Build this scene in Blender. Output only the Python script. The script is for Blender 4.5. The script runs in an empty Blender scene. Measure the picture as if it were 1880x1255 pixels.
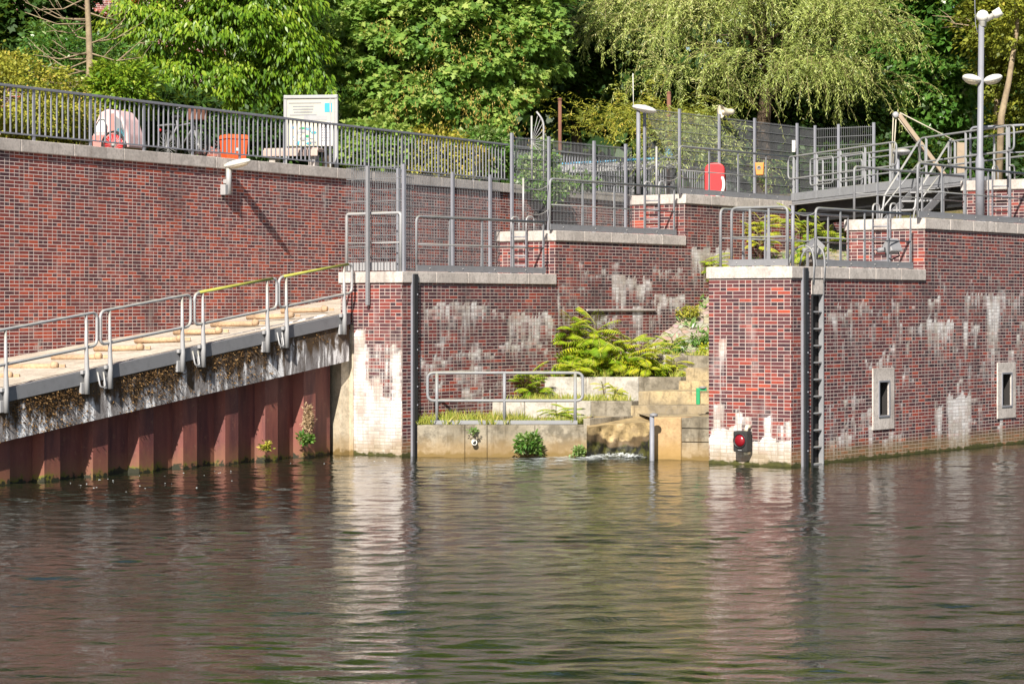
import bpy, bmesh, math, random
import numpy as np
from mathutils import Vector, Matrix
RN = random.Random(11)
WAVE = .084                                    # rms slope of the canal's waves
F, CX, HY, CH = 4500.0, 940.0, 560.0, 2.7      # measured from the photograph: focal length in pixels, image centre, horizon, eye height
SC = bpy.context.scene
COL = SC.collection
rad = math.radians

def P(px, py, Y):
    return Vector(((px - CX) * Y / F, Y, CH - (py - HY) * Y / F))

class Frame:
    """a vertical plane: origin, direction along it, outward normal n (t along, d outward, z up)"""
    def __init__(s, o, u):
        s.o = Vector((o[0], o[1])); s.u = Vector(u).normalized(); s.n = Vector((s.u.y, -s.u.x))
    def p(s, t, d, z):
        q = s.o + s.u * t + s.n * d
        return Vector((q.x, q.y, z))
    def t(s, px, d=0.0):
        k = (px - CX) / F; o = s.o + s.n * d
        return (k * o.y - o.x) / (s.u.x - k * s.u.y)
    def z(s, px, py, d=0.0):
        Y = (s.o + s.n * d + s.u * s.t(px, d)).y
        return CH - (py - HY) * Y / F

BASE = {}
def thing(name, label, cat, base, group=None, rz=0.0):
    o = bpy.data.objects.new(name, None); COL.objects.link(o)
    o.empty_display_size = 0.2
    o.location = base; o.rotation_euler = (0, 0, rz)
    BASE[o.name] = Vector(base)
    return tag(o, label, cat, group)

def tag(o, label=None, cat=None, group=None, kind=None):
    if label: o['label'] = label
    if cat: o['category'] = cat
    if group: o['group'] = group
    if kind: o['kind'] = kind
    return o

def link(me, name, parent=None, base=None):
    o = bpy.data.objects.new(name, me); COL.objects.link(o)
    if parent is not None:
        o.parent = parent; BASE[o.name] = BASE[parent.name]
    else:
        o.location = base; BASE[o.name] = Vector(base)
    return o

class MB:
    def __init__(s): s.v = []; s.f = []; s.sm = []
    def add(s, vs, fs, smooth=False):
        b = len(s.v)
        s.v += [tuple(v) for v in vs]
        s.f += [tuple(i + b for i in f) for f in fs]
        s.sm += [smooth] * len(fs)
    def hexa(s, q):        # q: 4 bottom, 4 top
        s.add(q, [(3, 2, 1, 0), (4, 5, 6, 7), (0, 1, 5, 4), (1, 2, 6, 5), (2, 3, 7, 6), (3, 0, 4, 7)])
    def box(s, fr, t0, t1, d0, d1, z0, z1):
        p = fr.p
        s.hexa([p(t0, d0, z0), p(t1, d0, z0), p(t1, d1, z0), p(t0, d1, z0),
                p(t0, d0, z1), p(t1, d0, z1), p(t1, d1, z1), p(t0, d1, z1)])
    def boxm(s, c, size, M=None):
        M = M or Matrix.Identity(3); c = Vector(c); h = Vector(size) / 2
        s.hexa([c + M @ Vector((sx * h.x, sy * h.y, sz * h.z)) for sz in (-1, 1) for sx, sy in ((-1, -1), (1, -1), (1, 1), (-1, 1))])
    def bar(s, a, b, w, h, up=(0, 0, 1)):
        a = Vector(a); b = Vector(b); d = (b - a).normalized(); up = Vector(up)
        if abs(d.dot(up)) > .98: up = Vector((0, 1, 0))
        x = d.cross(up).normalized(); y = x.cross(d)
        c = [x * sx * w / 2 + y * sy * h / 2 for sx, sy in ((-1, -1), (1, -1), (1, 1), (-1, 1))]
        s.hexa([a + k for k in c] + [b + k for k in c])
    def prism(s, poly, off):
        n = len(poly); off = Vector(off)
        a = [Vector(p) for p in poly]; b = [p + off for p in a]
        s.add(a + b, [tuple(range(n - 1, -1, -1)), tuple(range(n, 2 * n))] + [(i, (i + 1) % n, n + (i + 1) % n, n + i) for i in range(n)])
    def tube(s, pts, r, n=8, closed=False, caps=True):
        pts = [Vector(p) for p in pts]; m = len(pts)
        rr = r if isinstance(r, (list, tuple)) else [r] * m
        tang = []
        for i in range(m):
            if closed: d = pts[(i + 1) % m] - pts[i - 1]
            else: d = pts[min(i + 1, m - 1)] - pts[max(i - 1, 0)]
            tang.append(d.normalized() if d.length > 1e-9 else Vector((0, 0, 1)))
        a = Vector((0, 0, 1)) if abs(tang[0].z) < .9 else Vector((1, 0, 0))
        x = tang[0].cross(a).normalized(); vs = []
        for i in range(m):
            x = x - tang[i] * x.dot(tang[i]); x.normalize()
            y = tang[i].cross(x)
            for k in range(n):
                w = 2 * math.pi * k / n
                vs.append(pts[i] + (x * math.cos(w) + y * math.sin(w)) * rr[i])
        fs = []
        for i in range(m if closed else m - 1):
            j = (i + 1) % m
            for k in range(n):
                l = (k + 1) % n
                fs.append((i * n + k, i * n + l, j * n + l, j * n + k))
        s.add(vs, fs, True)
        if caps and not closed:
            b = len(s.v) - len(vs)
            s.f += [tuple(b + k for k in range(n - 1, -1, -1)), tuple(b + (m - 1) * n + k for k in range(n))]
            s.sm += [False, False]
    def lathe(s, c, prof, n=16, axis=(0, 0, 1)):
        ax = Vector(axis).normalized(); c = Vector(c)
        a = Vector((0, 0, 1)) if abs(ax.z) < .9 else Vector((1, 0, 0))
        x = ax.cross(a).normalized(); y = ax.cross(x)
        vs = [c + ax * h + (x * math.cos(2 * math.pi * k / n) + y * math.sin(2 * math.pi * k / n)) * max(r, 1e-4) for r, h in prof for k in range(n)]
        m = len(prof)
        fs = [(i * n + k, i * n + (k + 1) % n, (i + 1) * n + (k + 1) % n, (i + 1) * n + k) for i in range(m - 1) for k in range(n)]
        fs += [tuple(range(n - 1, -1, -1)), tuple((m - 1) * n + k for k in range(n))]
        s.add(vs, fs, True)
    def ell(s, c, r, M=None, n=14, m=9, zmin=-1.0, zmax=1.0):
        M = M or Matrix.Identity(3); c = Vector(c); vs = []
        for i in range(m + 1):
            sz = zmin + (zmax - zmin) * i / m if (zmin > -1 or zmax < 1) else -math.cos(math.pi * i / m)
            rr = math.sqrt(max(1e-5, 1 - sz * sz))
            for k in range(n):
                w = 2 * math.pi * k / n
                vs.append(c + M @ Vector((rr * math.cos(w) * r[0], rr * math.sin(w) * r[1], sz * r[2])))
        fs = [(i * n + k, i * n + (k + 1) % n, (i + 1) * n + (k + 1) % n, (i + 1) * n + k) for i in range(m) for k in range(n)]
        fs += [tuple(range(n - 1, -1, -1)), tuple(m * n + k for k in range(n))]
        s.add(vs, fs, True)
    def build(s, name, mat, parent=None, base=None, bev=0.0, recalc=True, stain=None):
        me = bpy.data.meshes.new(name)
        if parent is not None: b = BASE[parent.name]
        elif base is not None: b = Vector(base)
        else:
            A = np.array(s.v); b = Vector(((A[:, 0].min() + A[:, 0].max()) / 2, (A[:, 1].min() + A[:, 1].max()) / 2, A[:, 2].min()))
        me.from_pydata([(v[0] - b.x, v[1] - b.y, v[2] - b.z) for v in s.v], [], s.f)
        me.polygons.foreach_set('use_smooth', s.sm)
        if recalc or bev:
            bm = bmesh.new(); bm.from_mesh(me)
            if bev: bmesh.ops.bevel(bm, geom=list(bm.edges), offset=bev, segments=2, affect='EDGES', profile=.6)
            bmesh.ops.recalc_face_normals(bm, faces=list(bm.faces))
            bm.to_mesh(me); bm.free()
        me.update()
        uvs(me, b)
        if stain is not None:
            at = me.attributes.new('stain', 'FLOAT', 'POINT'); at.data.foreach_set('value', stain)
        me.materials.append(mat)
        return link(me, name, parent, b)

def uvs(me, b):
    uv = me.uv_layers.new(name='UVMap'); nl = len(me.loops)
    if nl == 0: return
    co = np.empty(len(me.vertices) * 3); me.vertices.foreach_get('co', co); co = co.reshape(-1, 3) + np.array(b)
    li = np.empty(nl, int); me.loops.foreach_get('vertex_index', li)
    no = np.empty(len(me.polygons) * 3); me.polygons.foreach_get('normal', no); no = no.reshape(-1, 3)
    tot = np.empty(len(me.polygons), int); me.polygons.foreach_get('loop_total', tot)
    N = np.repeat(no, tot, axis=0); p = co[li]
    flat = np.abs(N[:, 2]) > .7
    h = np.hypot(N[:, 0], N[:, 1]) + 1e-9
    tx, ty = -N[:, 1] / h, N[:, 0] / h
    # snap tangents so that one wall keeps one brick raster
    U = np.where(flat, p[:, 0], p[:, 0] * tx + p[:, 1] * ty); V = np.where(flat, p[:, 1], p[:, 2])
    uv.data.foreach_set('uv', np.stack([U, V], 1).astype(np.float32).ravel())

def rounded(pts, r, seg=5, closed=False):
    pts = [Vector(p) for p in pts]; out = []; n = len(pts)
    for i in range(n):
        if not closed and i in (0, n - 1): out.append(pts[i]); continue
        a, b, c = pts[i - 1], pts[i], pts[(i + 1) % n]
        da = (a - b); dc = (c - b); q = min(r, da.length * .49, dc.length * .49)
        s, e = b + da.normalized() * q, b + dc.normalized() * q
        for k in range(seg + 1):
            w = k / seg
            out.append(s * (1 - w) ** 2 + b * 2 * w * (1 - w) + e * w * w)
    return out

# ------------------------------------------------------------------ materials
class G:
    def __init__(s, name):
        s.m = bpy.data.materials.new(name); s.m.use_nodes = True; s.t = s.m.node_tree; s.t.nodes.clear()
        s.out = s.t.nodes.new('ShaderNodeOutputMaterial')
    def n(s, ty, ins=None, out=0, **pr):
        nd = s.t.nodes.new('ShaderNode' + ty)
        for k, v in pr.items(): setattr(nd, k, v)
        for k, v in (ins or {}).items():
            if isinstance(v, bpy.types.NodeSocket): s.t.links.new(v, nd.inputs[k])
            else:
                if isinstance(v, tuple) and len(v) == 3 and nd.inputs[k].type == 'RGBA': v = v + (1,)
                nd.inputs[k].default_value = v
        return nd.outputs[out]
    def mt(s, op, a, b=0.0, c=0.0, clamp=False):
        return s.n('Math', {0: a, 1: b, 2: c}, operation=op, use_clamp=clamp)
    def ss(s, x, a, b):
        return s.n('MapRange', {'Value': x, 'From Min': a, 'From Max': b}, interpolation_type='SMOOTHSTEP')
    def ramp(s, f, stops, interp='LINEAR'):
        nd = s.t.nodes.new('ShaderNodeValToRGB'); r = nd.color_ramp; r.interpolation = interp
        while len(r.elements) < len(stops): r.elements.new(.5)
        for e, (p, c) in zip(r.elements, stops):
            e.position = p; e.color = c + (1,)
        s.t.links.new(f, nd.inputs[0]); return nd.outputs[0]
    def mix(s, f, a, b, blend='MIX'):
        nd = s.t.nodes.new('ShaderNodeMix'); nd.data_type = 'RGBA'; nd.blend_type = blend; nd.clamp_factor = True
        for i, v in ((0, f), (6, a), (7, b)):
            if isinstance(v, bpy.types.NodeSocket): s.t.links.new(v, nd.inputs[i])
            else: nd.inputs[i].default_value = v if not isinstance(v, tuple) else (v + (1,) if len(v) == 3 else v)
        return nd.outputs[2]
    def mp(s, vec, sc=(1, 1, 1), loc=(0, 0, 0)):
        return s.n('Mapping', {'Vector': vec, 'Scale': sc, 'Location': loc})
    def noise(s, vec, scale, detail=3.0, rough=.55, dist=0.0):
        return s.n('TexNoise', {'Vector': vec, 'Scale': scale, 'Detail': detail, 'Roughness': rough, 'Distortion': dist})
    def uv(s): return s.n('UVMap', uv_map='UVMap')
    def pos(s): return s.n('NewGeometry')
    def attr(s, name): return s.n('Attribute', attribute_name=name, out=2)
    def xyz(s, v):
        nd = s.t.nodes.new('ShaderNodeSeparateXYZ'); s.t.links.new(v, nd.inputs[0]); return nd.outputs
    def bump(s, h, strength=.5, dist=.01):
        return s.n('Bump', {'Height': h, 'Strength': strength, 'Distance': dist})
    def bsdf(s, col, rough=.7, normal=None, metal=0.0, spec=.4, extra=None):
        d = {'Base Color': col, 'Roughness': rough, 'Metallic': metal, 'Specular IOR Level': spec}
        if normal is not None: d['Normal'] = normal
        d.update(extra or {})
        return s.n('BsdfPrincipled', d)
    def done(s, sh):
        s.t.links.new(sh, s.out.inputs[0]); return s.m

def brick_mat(name, sat=1.0, mortar=(.52, .43, .395), grime=.8, shift=.12):
    g = G(name); uv = g.uv(); x = g.xyz(uv); u, v = x[0], x[1]
    RH, ST, HD = .0625, .25, .125
    row = g.mt('FLOOR', g.mt('DIVIDE', v, RH)); fv = g.mt('FRACT', g.mt('DIVIDE', v, RH))
    rr = g.n('TexWhiteNoise', {'W': row}, noise_dimensions='1D')
    us = g.mt('ADD', u, g.mt('MULTIPLY', g.mt('FLOOR', g.mt('MULTIPLY', rr, 5.0)), HD))
    per = ST * 2 + HD
    cell = g.mt('FLOOR', g.mt('DIVIDE', us, per)); q = g.mt('SUBTRACT', us, g.mt('MULTIPLY', cell, per))
    b = g.mt('ADD', g.mt('GREATER_THAN', q, ST), g.mt('GREATER_THAN', q, 2 * ST))
    loc = g.mt('SUBTRACT', q, g.mt('MULTIPLY', b, ST))
    hd0 = g.mt('GREATER_THAN', b, 1.5)
    sid = g.n('CombineXYZ', {'X': g.mt('ADD', g.mt('MULTIPLY', cell, 3.0), b), 'Y': row, 'Z': 7.0})
    spl = g.mt('MULTIPLY', g.mt('GREATER_THAN', g.n('TexWhiteNoise', {'Vector': sid}, noise_dimensions='3D'), .58), g.mt('SUBTRACT', 1.0, hd0))
    half = g.mt('MULTIPLY', spl, g.mt('GREATER_THAN', loc, HD))
    loc = g.mt('SUBTRACT', loc, g.mt('MULTIPLY', half, HD))
    hd = g.mt('MAXIMUM', hd0, spl)
    w = g.mt('SUBTRACT', ST, g.mt('MULTIPLY', hd, ST - HD))
    dh = g.mt('MINIMUM', loc, g.mt('SUBTRACT', w, loc))
    dv = g.mt('MULTIPLY', g.mt('MINIMUM', fv, g.mt('SUBTRACT', 1.0, fv)), RH)
    rag = g.mt('MULTIPLY', g.mt('SUBTRACT', g.noise(uv, 60.0, 2.0), .5), .004)
    dd = g.mt('ADD', g.mt('MINIMUM', dh, dv), rag)
    mor = g.ss(dd, .0075, .0040)
    idv = g.n('CombineXYZ', {'X': g.mt('ADD', g.mt('ADD', g.mt('MULTIPLY', cell, 3.0), b), g.mt('MULTIPLY', half, .5)), 'Y': row})
    rnd = g.n('TexWhiteNoise', {'Vector': idv}, noise_dimensions='3D')
    big = g.noise(uv, .55, 3.0)
    f = g.mt('ADD', g.mt('ADD', g.mt('MULTIPLY', rnd, .82), g.mt('MULTIPLY', hd, .13)), g.mt('MULTIPLY', g.mt('SUBTRACT', big, .5), grime))
    f = g.mt('ADD', g.mt('ADD', f, g.mt('ADD', shift, g.mt('MULTIPLY', g.mt('SUBTRACT', rr, .5), .16))), g.mt('MULTIPLY', g.mt('SUBTRACT', g.noise(uv, 26.0, 3.0), .5), .24))
    col = g.ramp(f, [(0.0, (.35, .064, .034)), (.10, (.265, .050, .034)), (.26, (.19, .041, .034)), (.46, (.128, .034, .034)), (.66, (.090, .031, .036)), (.88, (.055, .024, .030)), (1.0, (.036, .018, .024))])
    mcol = g.mix(g.noise(uv, 3.0), mortar, tuple(c * .62 for c in mortar))
    col = g.mix(mor, col, mcol)
    # soot patches
    soot = g.ss(g.noise(g.mp(uv, (.7, .3, 1)), 1.6, 4.0), .50, .72)
    col = g.mix(g.mt('MULTIPLY', soot, .45), col, (.045, .028, .03))
    # lime efflorescence: attribute painted on the mesh, broken up brick by brick and into drips
    st = g.attr('stain')
    streak = g.noise(g.mp(uv, (21, .8, 1)), 1.0, 5.0, .70)
    br = g.n('TexWhiteNoise', {'Vector': idv}, noise_dimensions='2D')
    k = g.mt('ADD', g.mt('MULTIPLY', st, .98), g.mt('ADD', g.mt('MULTIPLY', g.mt('SUBTRACT', streak, .5), 1.35), g.mt('MULTIPLY', g.mt('SUBTRACT', br, .5), .13)))
    k = g.mt('ADD', k, g.mt('MULTIPLY', mor, .22))
    lime = g.mt('MULTIPLY', g.mt('MULTIPLY', g.ss(k, .26, .84), g.mt('ADD', .74, g.mt('MULTIPLY', g.noise(uv, 30.0, 3.0), .45))), g.ss(st, .02, .12), clamp=True)
    film = g.mt('MULTIPLY', g.ss(g.noise(g.mp(uv, (2.5, .7, 1)), 1.0, 6.0, .65), .52, .78), .26)
    lime = g.mt('MAXIMUM', lime, film)
    lcol = g.mix(g.ss(g.noise(g.mp(uv, (1.4, .8, 1)), 2.2, 5.0, .65), .38, .64), (.78, .765, .76), (.50, .455, .40))
    lcol = g.mix(g.mt('MULTIPLY', g.ss(g.noise(g.mp(uv, (24, 1.5, 1)), 1.0, 4.0), .5, .72), .5), lcol, (.40, .36, .33))
    lcol = g.mix(g.mt('MULTIPLY', mor, .72), lcol, (.27, .235, .215))
    col = g.mix(g.mt('MULTIPLY', lime, g.mt('ADD', .66, g.mt('MULTIPLY', br, .26))), col, lcol)
    # algae at the waterline
    z = g.xyz(g.pos())[2]
    zz = g.mt('ADD', z, g.mt('MULTIPLY', g.mt('SUBTRACT', g.noise(uv, 5.0, 4.0), .5), .22))
    col = g.mix(g.mt('MULTIPLY', g.ss(zz, .42, .12), .55), col, (.24, .17, .07))
    col = g.mix(g.ss(zz, .075, .03), col, g.mix(g.noise(uv, 9.0, 3.0), (.02, .02, .012), (.09, .09, .02)))
    if sat != 1.0: col = g.n('HueSaturation', {'Color': col, 'Saturation': sat})
    h = g.mt('ADD', g.mt('SUBTRACT', 1.0, mor), g.mt('MULTIPLY', g.noise(uv, 40.0, 3.0), .35))
    return g.done(g.bsdf(col, .78, g.bump(h, .55, .006), spec=.25))

def concrete(name, c1, c2, stain=(.1, .09, .07), st=.35, rough=.85, scale=1.0, streak=True, moss=0.0, blotch=.3):
    g = G(name); uv = g.uv(); p = g.pos()
    n1 = g.noise(p, 1.3 * scale, 5.0, .6); n2 = g.noise(p, 22.0 * scale, 4.0, .6)
    col = g.mix(g.ss(n1, .35, .68), c1, c2)
    col = g.mix(g.mt('MULTIPLY', g.ss(n2, .44, .66), .5), col, tuple(x * .5 for x in c1))
    bl = g.ss(g.noise(p, 3.6 * scale, 6.0, .68), .46, .62)
    col = g.mix(g.mt('MULTIPLY', bl, blotch), col, tuple(x * .42 for x in c2))
    if streak:
        s = g.noise(g.mp(uv, (7, .8, 1)), 1.0, 5.0, .62)
        col = g.mix(g.mt('MULTIPLY', g.ss(s, .52, .74), st), col, stain)
    if moss:
        z = g.xyz(p)[2]
        zz = g.mt('ADD', z, g.mt('MULTIPLY', g.mt('SUBTRACT', g.noise(uv, 6.0, 4.0), .5), .25))
        col = g.mix(g.ss(zz, .11, .04), col, (.05, .045, .018))
        col = g.mix(g.mt('MULTIPLY', g.ss(zz, .45, .1), moss), col, (.30, .19, .07))
    return g.done(g.bsdf(col, rough, g.bump(g.mt('ADD', n2, g.noise(p, 90.0, 2.0)), .35, .006), spec=.25))

def paint(name, c, rough=.4, metal=0.0, dirt=.35, spec=.5, up=None):
    g = G(name); p = g.pos()
    n1 = g.noise(p, 5.0, 5.0, .65); n2 = g.noise(p, 45.0, 3.0)
    col = g.mix(g.mt('MULTIPLY', g.ss(n1, .45, .75), dirt), c, tuple(x * .5 for x in c))
    col = g.mix(g.mt('MULTIPLY', g.ss(n2, .6, .78), dirt * .6), col, (.16, .12, .09))
    if up:
        nz = g.xyz(g.n('NewGeometry', out=1))[2]
        k = g.mt('MULTIPLY', g.ss(nz, .2, .8), g.ss(g.noise(p, 3.0, 3.0), .30, .6))
        col = g.mix(g.mt('MULTIPLY', k, up[1]), col, up[0])
    return g.done(g.bsdf(col, g.mt('ADD', rough, g.mt('MULTIPLY', n1, .2)), g.bump(n2, .12, .002), metal, spec))

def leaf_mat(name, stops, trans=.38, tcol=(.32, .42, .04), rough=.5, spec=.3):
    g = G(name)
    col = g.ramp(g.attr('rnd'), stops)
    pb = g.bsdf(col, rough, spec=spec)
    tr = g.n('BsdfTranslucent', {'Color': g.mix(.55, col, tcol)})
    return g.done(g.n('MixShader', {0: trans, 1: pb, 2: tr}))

M = {}
M['brick'] = brick_mat('red brick with lime streaks')
M['brickl'] = brick_mat('red and purple clinker brick', 1.0, (.70, .585, .55), .95, -.11)
M['cope'] = concrete('pale coping concrete', (.54, .49, .455), (.43, .385, .355), (.22, .19, .17), .55)
M['conc'] = concrete('weathered step concrete', (.31, .275, .215), (.17, .145, .105), (.07, .055, .035), .85, moss=.5, blotch=.65)
M['concy'] = concrete('wet ochre concrete', (.43, .335, .19), (.22, .185, .135), (.08, .06, .04), 1.0, moss=.6, blotch=.5)
M['concw'] = concrete('light panel concrete', (.50, .465, .415), (.31, .285, .24), (.14, .11, .07), .8, blotch=.4)
M['cream'] = concrete('cream rendered concrete', (.58, .51, .40), (.42, .35, .25), (.30, .27, .22), .6, moss=.5, blotch=.4)
M['concr'] = concrete('rust stained concrete', (.52, .35, .18), (.36, .25, .14), (.42, .19, .06), .8, moss=.9, blotch=.3)
M['slope'] = concrete('sandy stone paving', (.52, .42, .30), (.40, .33, .24), (.2, .16, .1), .5, scale=2.0)
M['deck'] = concrete('pale ramp concrete', (.55, .48, .40), (.43, .37, .30), (.36, .28, .2), .4)
M['tread'] = concrete('worn timber tread', (.50, .34, .21), (.38, .27, .18), (.2, .12, .07), .4)
M['steel'] = paint('grey painted steel', (.215, .22, .235), .42, 0, .35, up=((.20, .19, .08), .55))
M['post'] = paint('blue grey painted steel', (.20, .205, .235), .45, 0, .3)
M['galv'] = paint('pale galvanised steel', (.32, .32, .33), .42, .1, .3, up=((.34, .31, .17), .4))
M['lichen'] = paint('lichen covered steel', (.34, .34, .06), .7, 0, .5)
M['dark'] = paint('black steel', (.018, .019, .022), .45, 0, .4)
M['kick'] = paint('dark grey toe board', (.19, .192, .205), .5, 0, .35)
M['white'] = paint('white enamel', (.68, .67, .62), .35, 0, .25)
M['cream_plastic'] = paint('cream plastic', (.62, .56, .42), .4, 0, .3)
M['red'] = paint('red plastic', (.58, .015, .02), .38, 0, .15)
M['redlamp'] = paint('red lens', (.20, .006, .012), .1, 0, .1, .7)
M['orange'] = paint('orange red plastic', (.72, .10, .025), .42, 0, .2)
M['orange2'] = paint('orange plastic box', (.66, .22, .04), .45, 0, .25)
M['green'] = paint('green paint', (.012, .26, .10), .4, 0, .25)
M['blue'] = paint('light blue paint', (.13, .42, .68), .45, 0, .3)
M['rust'] = paint('rusted pole', (.16, .07, .045), .8, 0, .5)
M['brown'] = paint('tan painted crane steel', (.30, .23, .16), .5, 0, .35)
M['wood'] = paint('weathered bench timber', (.44, .33, .29), .75, 0, .5)
M['rope'] = paint('pale rope', (.42, .38, .30), .85, 0, .2)
M['rubber'] = paint('black rubber', (.02, .02, .02), .75, 0, .2)
M['pink'] = paint('pale pink fabric', (.56, .20, .18), .85, 0, .15)
M['fabricw'] = paint('white fabric', (.74, .68, .66), .85, 0, .12)
M['teal'] = paint('teal fabric', (.05, .33, .42), .8, 0, .2)
M['hole'] = paint('near black recess shade', (.02, .018, .018), .9, 0, .3)  # shade of the recesses put into an even near-black
M['bark'] = concrete('tree bark', (.11, .075, .05), (.07, .05, .035), (.03, .02, .015), .6, scale=3)
M['barkl'] = concrete('pale tree bark', (.32, .25, .16), (.2, .15, .10), (.12, .09, .06), .5, scale=3)
M['wire'] = paint('dark grey wire', (.15, .155, .165), .5, 0, .2)
M['foam'] = paint('white glint flecks', (.58, .62, .63), .6, 0, .1)

# sheet piles
g = G('rust red sheet pile steel'); p = g.pos(); uv = g.uv()
n1 = g.noise(g.mp(uv, (4, .6, 1)), 1.0, 5.0, .6)
col = g.mix(g.ss(n1, .35, .7), (.20, .066, .052), (.085, .030, .032))
col = g.mix(g.mt('MULTIPLY', g.ss(g.noise(p, 9.0, 5.0, .7), .58, .72), .5), col, (.25, .13, .08))
col = g.mix(g.mt('MULTIPLY', g.ss(g.noise(p, 60.0, 2.0), .70, .76), .6), col, (.4, .33, .3))
z = g.xyz(p)[2]; zz = g.mt('ADD', z, g.mt('MULTIPLY', g.mt('SUBTRACT', g.noise(uv, 7.0, 5.0, .65), .5), .45))
col = g.mix(g.mt('MULTIPLY', g.ss(zz, .45, .1), .6), col, (.18, .085, .045))
col = g.mix(g.mt('MULTIPLY', g.ss(zz, .13, .05), g.ss(g.noise(p, 3.0, 3.0), .4, .6)), col, (.12, .12, .012))
col = g.mix(g.ss(zz, .06, .02), col, (.02, .02, .01))
M['pile'] = g.done(g.bsdf(col, .6, g.bump(g.noise(p, 30.0, 4.0), .25, .004), spec=.35))

# ramp beam: lime-streaked concrete under brown moss
g = G('mossy lime streaked beam'); p = g.pos(); uv = g.uv()
a = g.attr('stain')      # 1 at the top edge of the beam, 0 at its bottom
n1 = g.noise(g.mp(uv, (3.2, 1.0, 1)), 1.2, 6.0, .65, .6); n2 = g.noise(g.mp(uv, (9, 3, 1)), 1.0, 5.0, .7)
col = g.mix(g.ss(n2, .3, .7), (.30, .285, .29), (.14, .125, .12))
col = g.mix(g.ss(g.noise(g.mp(uv, (5.5, .8, 1), (3, 0, 0)), 1.0, 5.0, .65), .50, .60), col, (.80, .79, .80))
dk = g.mt('ADD', g.mt('MULTIPLY', a, .42), g.mt('MULTIPLY', n1, .9))
col = g.mix(g.mt('MULTIPLY', g.ss(dk, .54, .66), .95), col, g.mix(g.noise(p, 25.0, 4.0), (.025, .018, .014), (.12, .07, .03)))
speck = g.ss(g.noise(p, 38.0, 4.0, .7), .55, .66)
col = g.mix(g.mt('MULTIPLY', speck, .75), col, (.05, .035, .025))
M['beam'] = g.done(g.bsdf(col, .9, g.bump(g.noise(p, 40.0, 5.0, .7), .6, .012), spec=.2))

# ground
g = G('grass and soil'); p = g.pos()
col = g.mix(g.ss(g.noise(p, .8, 5.0), .4, .62), (.075, .085, .022), (.13, .10, .05))
col = g.mix(g.ss(g.noise(p, 14.0, 4.0), .45, .7), col, (.05, .06, .015))
M['ground'] = g.done(g.bsdf(col, .95, g.bump(g.noise(p, 20.0, 4.0), .6, .03), spec=.1))

# water
g = G('canal water'); p = g.pos()
w1 = g.noise(g.mp(p, (.42, 1.05, 1)), 1.0, 3.0, .55, .6)
w2 = g.noise(g.mp(p, (1.25, 2.7, 1), (3, 7, 0)), 1.0, 3.0, .62, .8)
w3 = g.noise(g.mp(p, (6, 9, 1), (1, 2, 0)), 1.0, 3.0, .6, .5)
w4 = g.noise(p, 24.0, 2.0)
ruf = g.mt('ADD', .45, g.mt('MULTIPLY', g.ss(g.noise(g.mp(p, (.16, .30, 1)), 1.0, 3.0, .6), .38, .66), .95))
h = g.mt('MULTIPLY', ruf, g.mt('ADD', g.mt('MULTIPLY', w2, .006), g.mt('ADD', g.mt('MULTIPLY', w3, .008), g.mt('MULTIPLY', w4, .0022))))
deep = g.mix(g.noise(p, .12, 2.0), (.007, .012, .006), (.015, .016, .008))
M['water'] = g.done(g.bsdf(deep, .02, g.bump(h, 1.0, 1.0), spec=.5, extra={'IOR': 1.62}))

# leaves
M['l_maple'] = leaf_mat('maple leaves', [(0, (.045, .115, .025)), (.35, (.115, .23, .045)), (.7, (.21, .34, .065)), (1, (.38, .46, .12))], .42)
M['l_droop'] = leaf_mat('broad drooping leaves', [(0, (.035, .095, .008)), (.4, (.11, .22, .014)), (.75, (.22, .33, .024)), (1, (.38, .44, .05))], .36, (.4, .48, .04), .4, .4)
M['l_willow'] = leaf_mat('willow leaves', [(0, (.10, .135, .032)), (.4, (.25, .32, .072)), (.75, (.45, .52, .14)), (1, (.62, .62, .28))], .34, (.34, .36, .08), .42, .45)
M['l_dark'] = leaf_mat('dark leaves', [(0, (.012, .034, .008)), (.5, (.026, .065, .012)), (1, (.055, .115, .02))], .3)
M['l_mid'] = leaf_mat('mid green leaves', [(0, (.03, .09, .017)), (.5, (.075, .19, .028)), (.85, (.16, .29, .06)), (1, (.36, .43, .2))], .38, rough=.35, spec=.6)
M['l_yel'] = leaf_mat('yellow green leaves', [(0, (.11, .14, .018)), (.5, (.27, .29, .035)), (.85, (.44, .42, .06)), (1, (.56, .42, .09))], .38, (.42, .4, .04))
M['l_fern'] = leaf_mat('pinnate leaves', [(0, (.05, .14, .008)), (.4, (.15, .27, .013)), (.8, (.34, .42, .022)), (1, (.52, .48, .03))], .36, (.5, .5, .02))
M['l_grass'] = leaf_mat('grass blades', [(0, (.14, .20, .02)), (.5, (.28, .32, .045)), (1, (.48, .40, .11))], .3, (.4, .4, .06))
M['l_orange'] = leaf_mat('orange creeper leaves', [(0, (.30, .05, .015)), (.5, (.45, .12, .03)), (1, (.5, .22, .05))], .3, (.6, .2, .02))
M['l_seed'] = leaf_mat('yellow seed clusters', [(0, (.34, .22, .05)), (.5, (.46, .34, .08)), (1, (.52, .42, .13))], .3, (.6, .35, .05))
M['l_moss'] = leaf_mat('dry brown moss', [(0, (.035, .02, .01)), (.5, (.10, .055, .022)), (1, (.26, .16, .07))], .15, (.3, .15, .05), .8, .1)

M['twig'] = concrete('yellowish twig bark', (.30, .26, .12), (.22, .18, .09), (.1, .08, .05), .4, scale=3)
g = G('dark wooded rise'); p = g.pos()
M['hill'] = g.done(g.bsdf(g.mix(g.ss(g.noise(p, .9, 6.0, .7), .4, .62), (.012, .022, .008), (.04, .07, .016)), .95, g.bump(g.noise(p, 2.0, 5.0), 1.0, .3), spec=.1))

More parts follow.
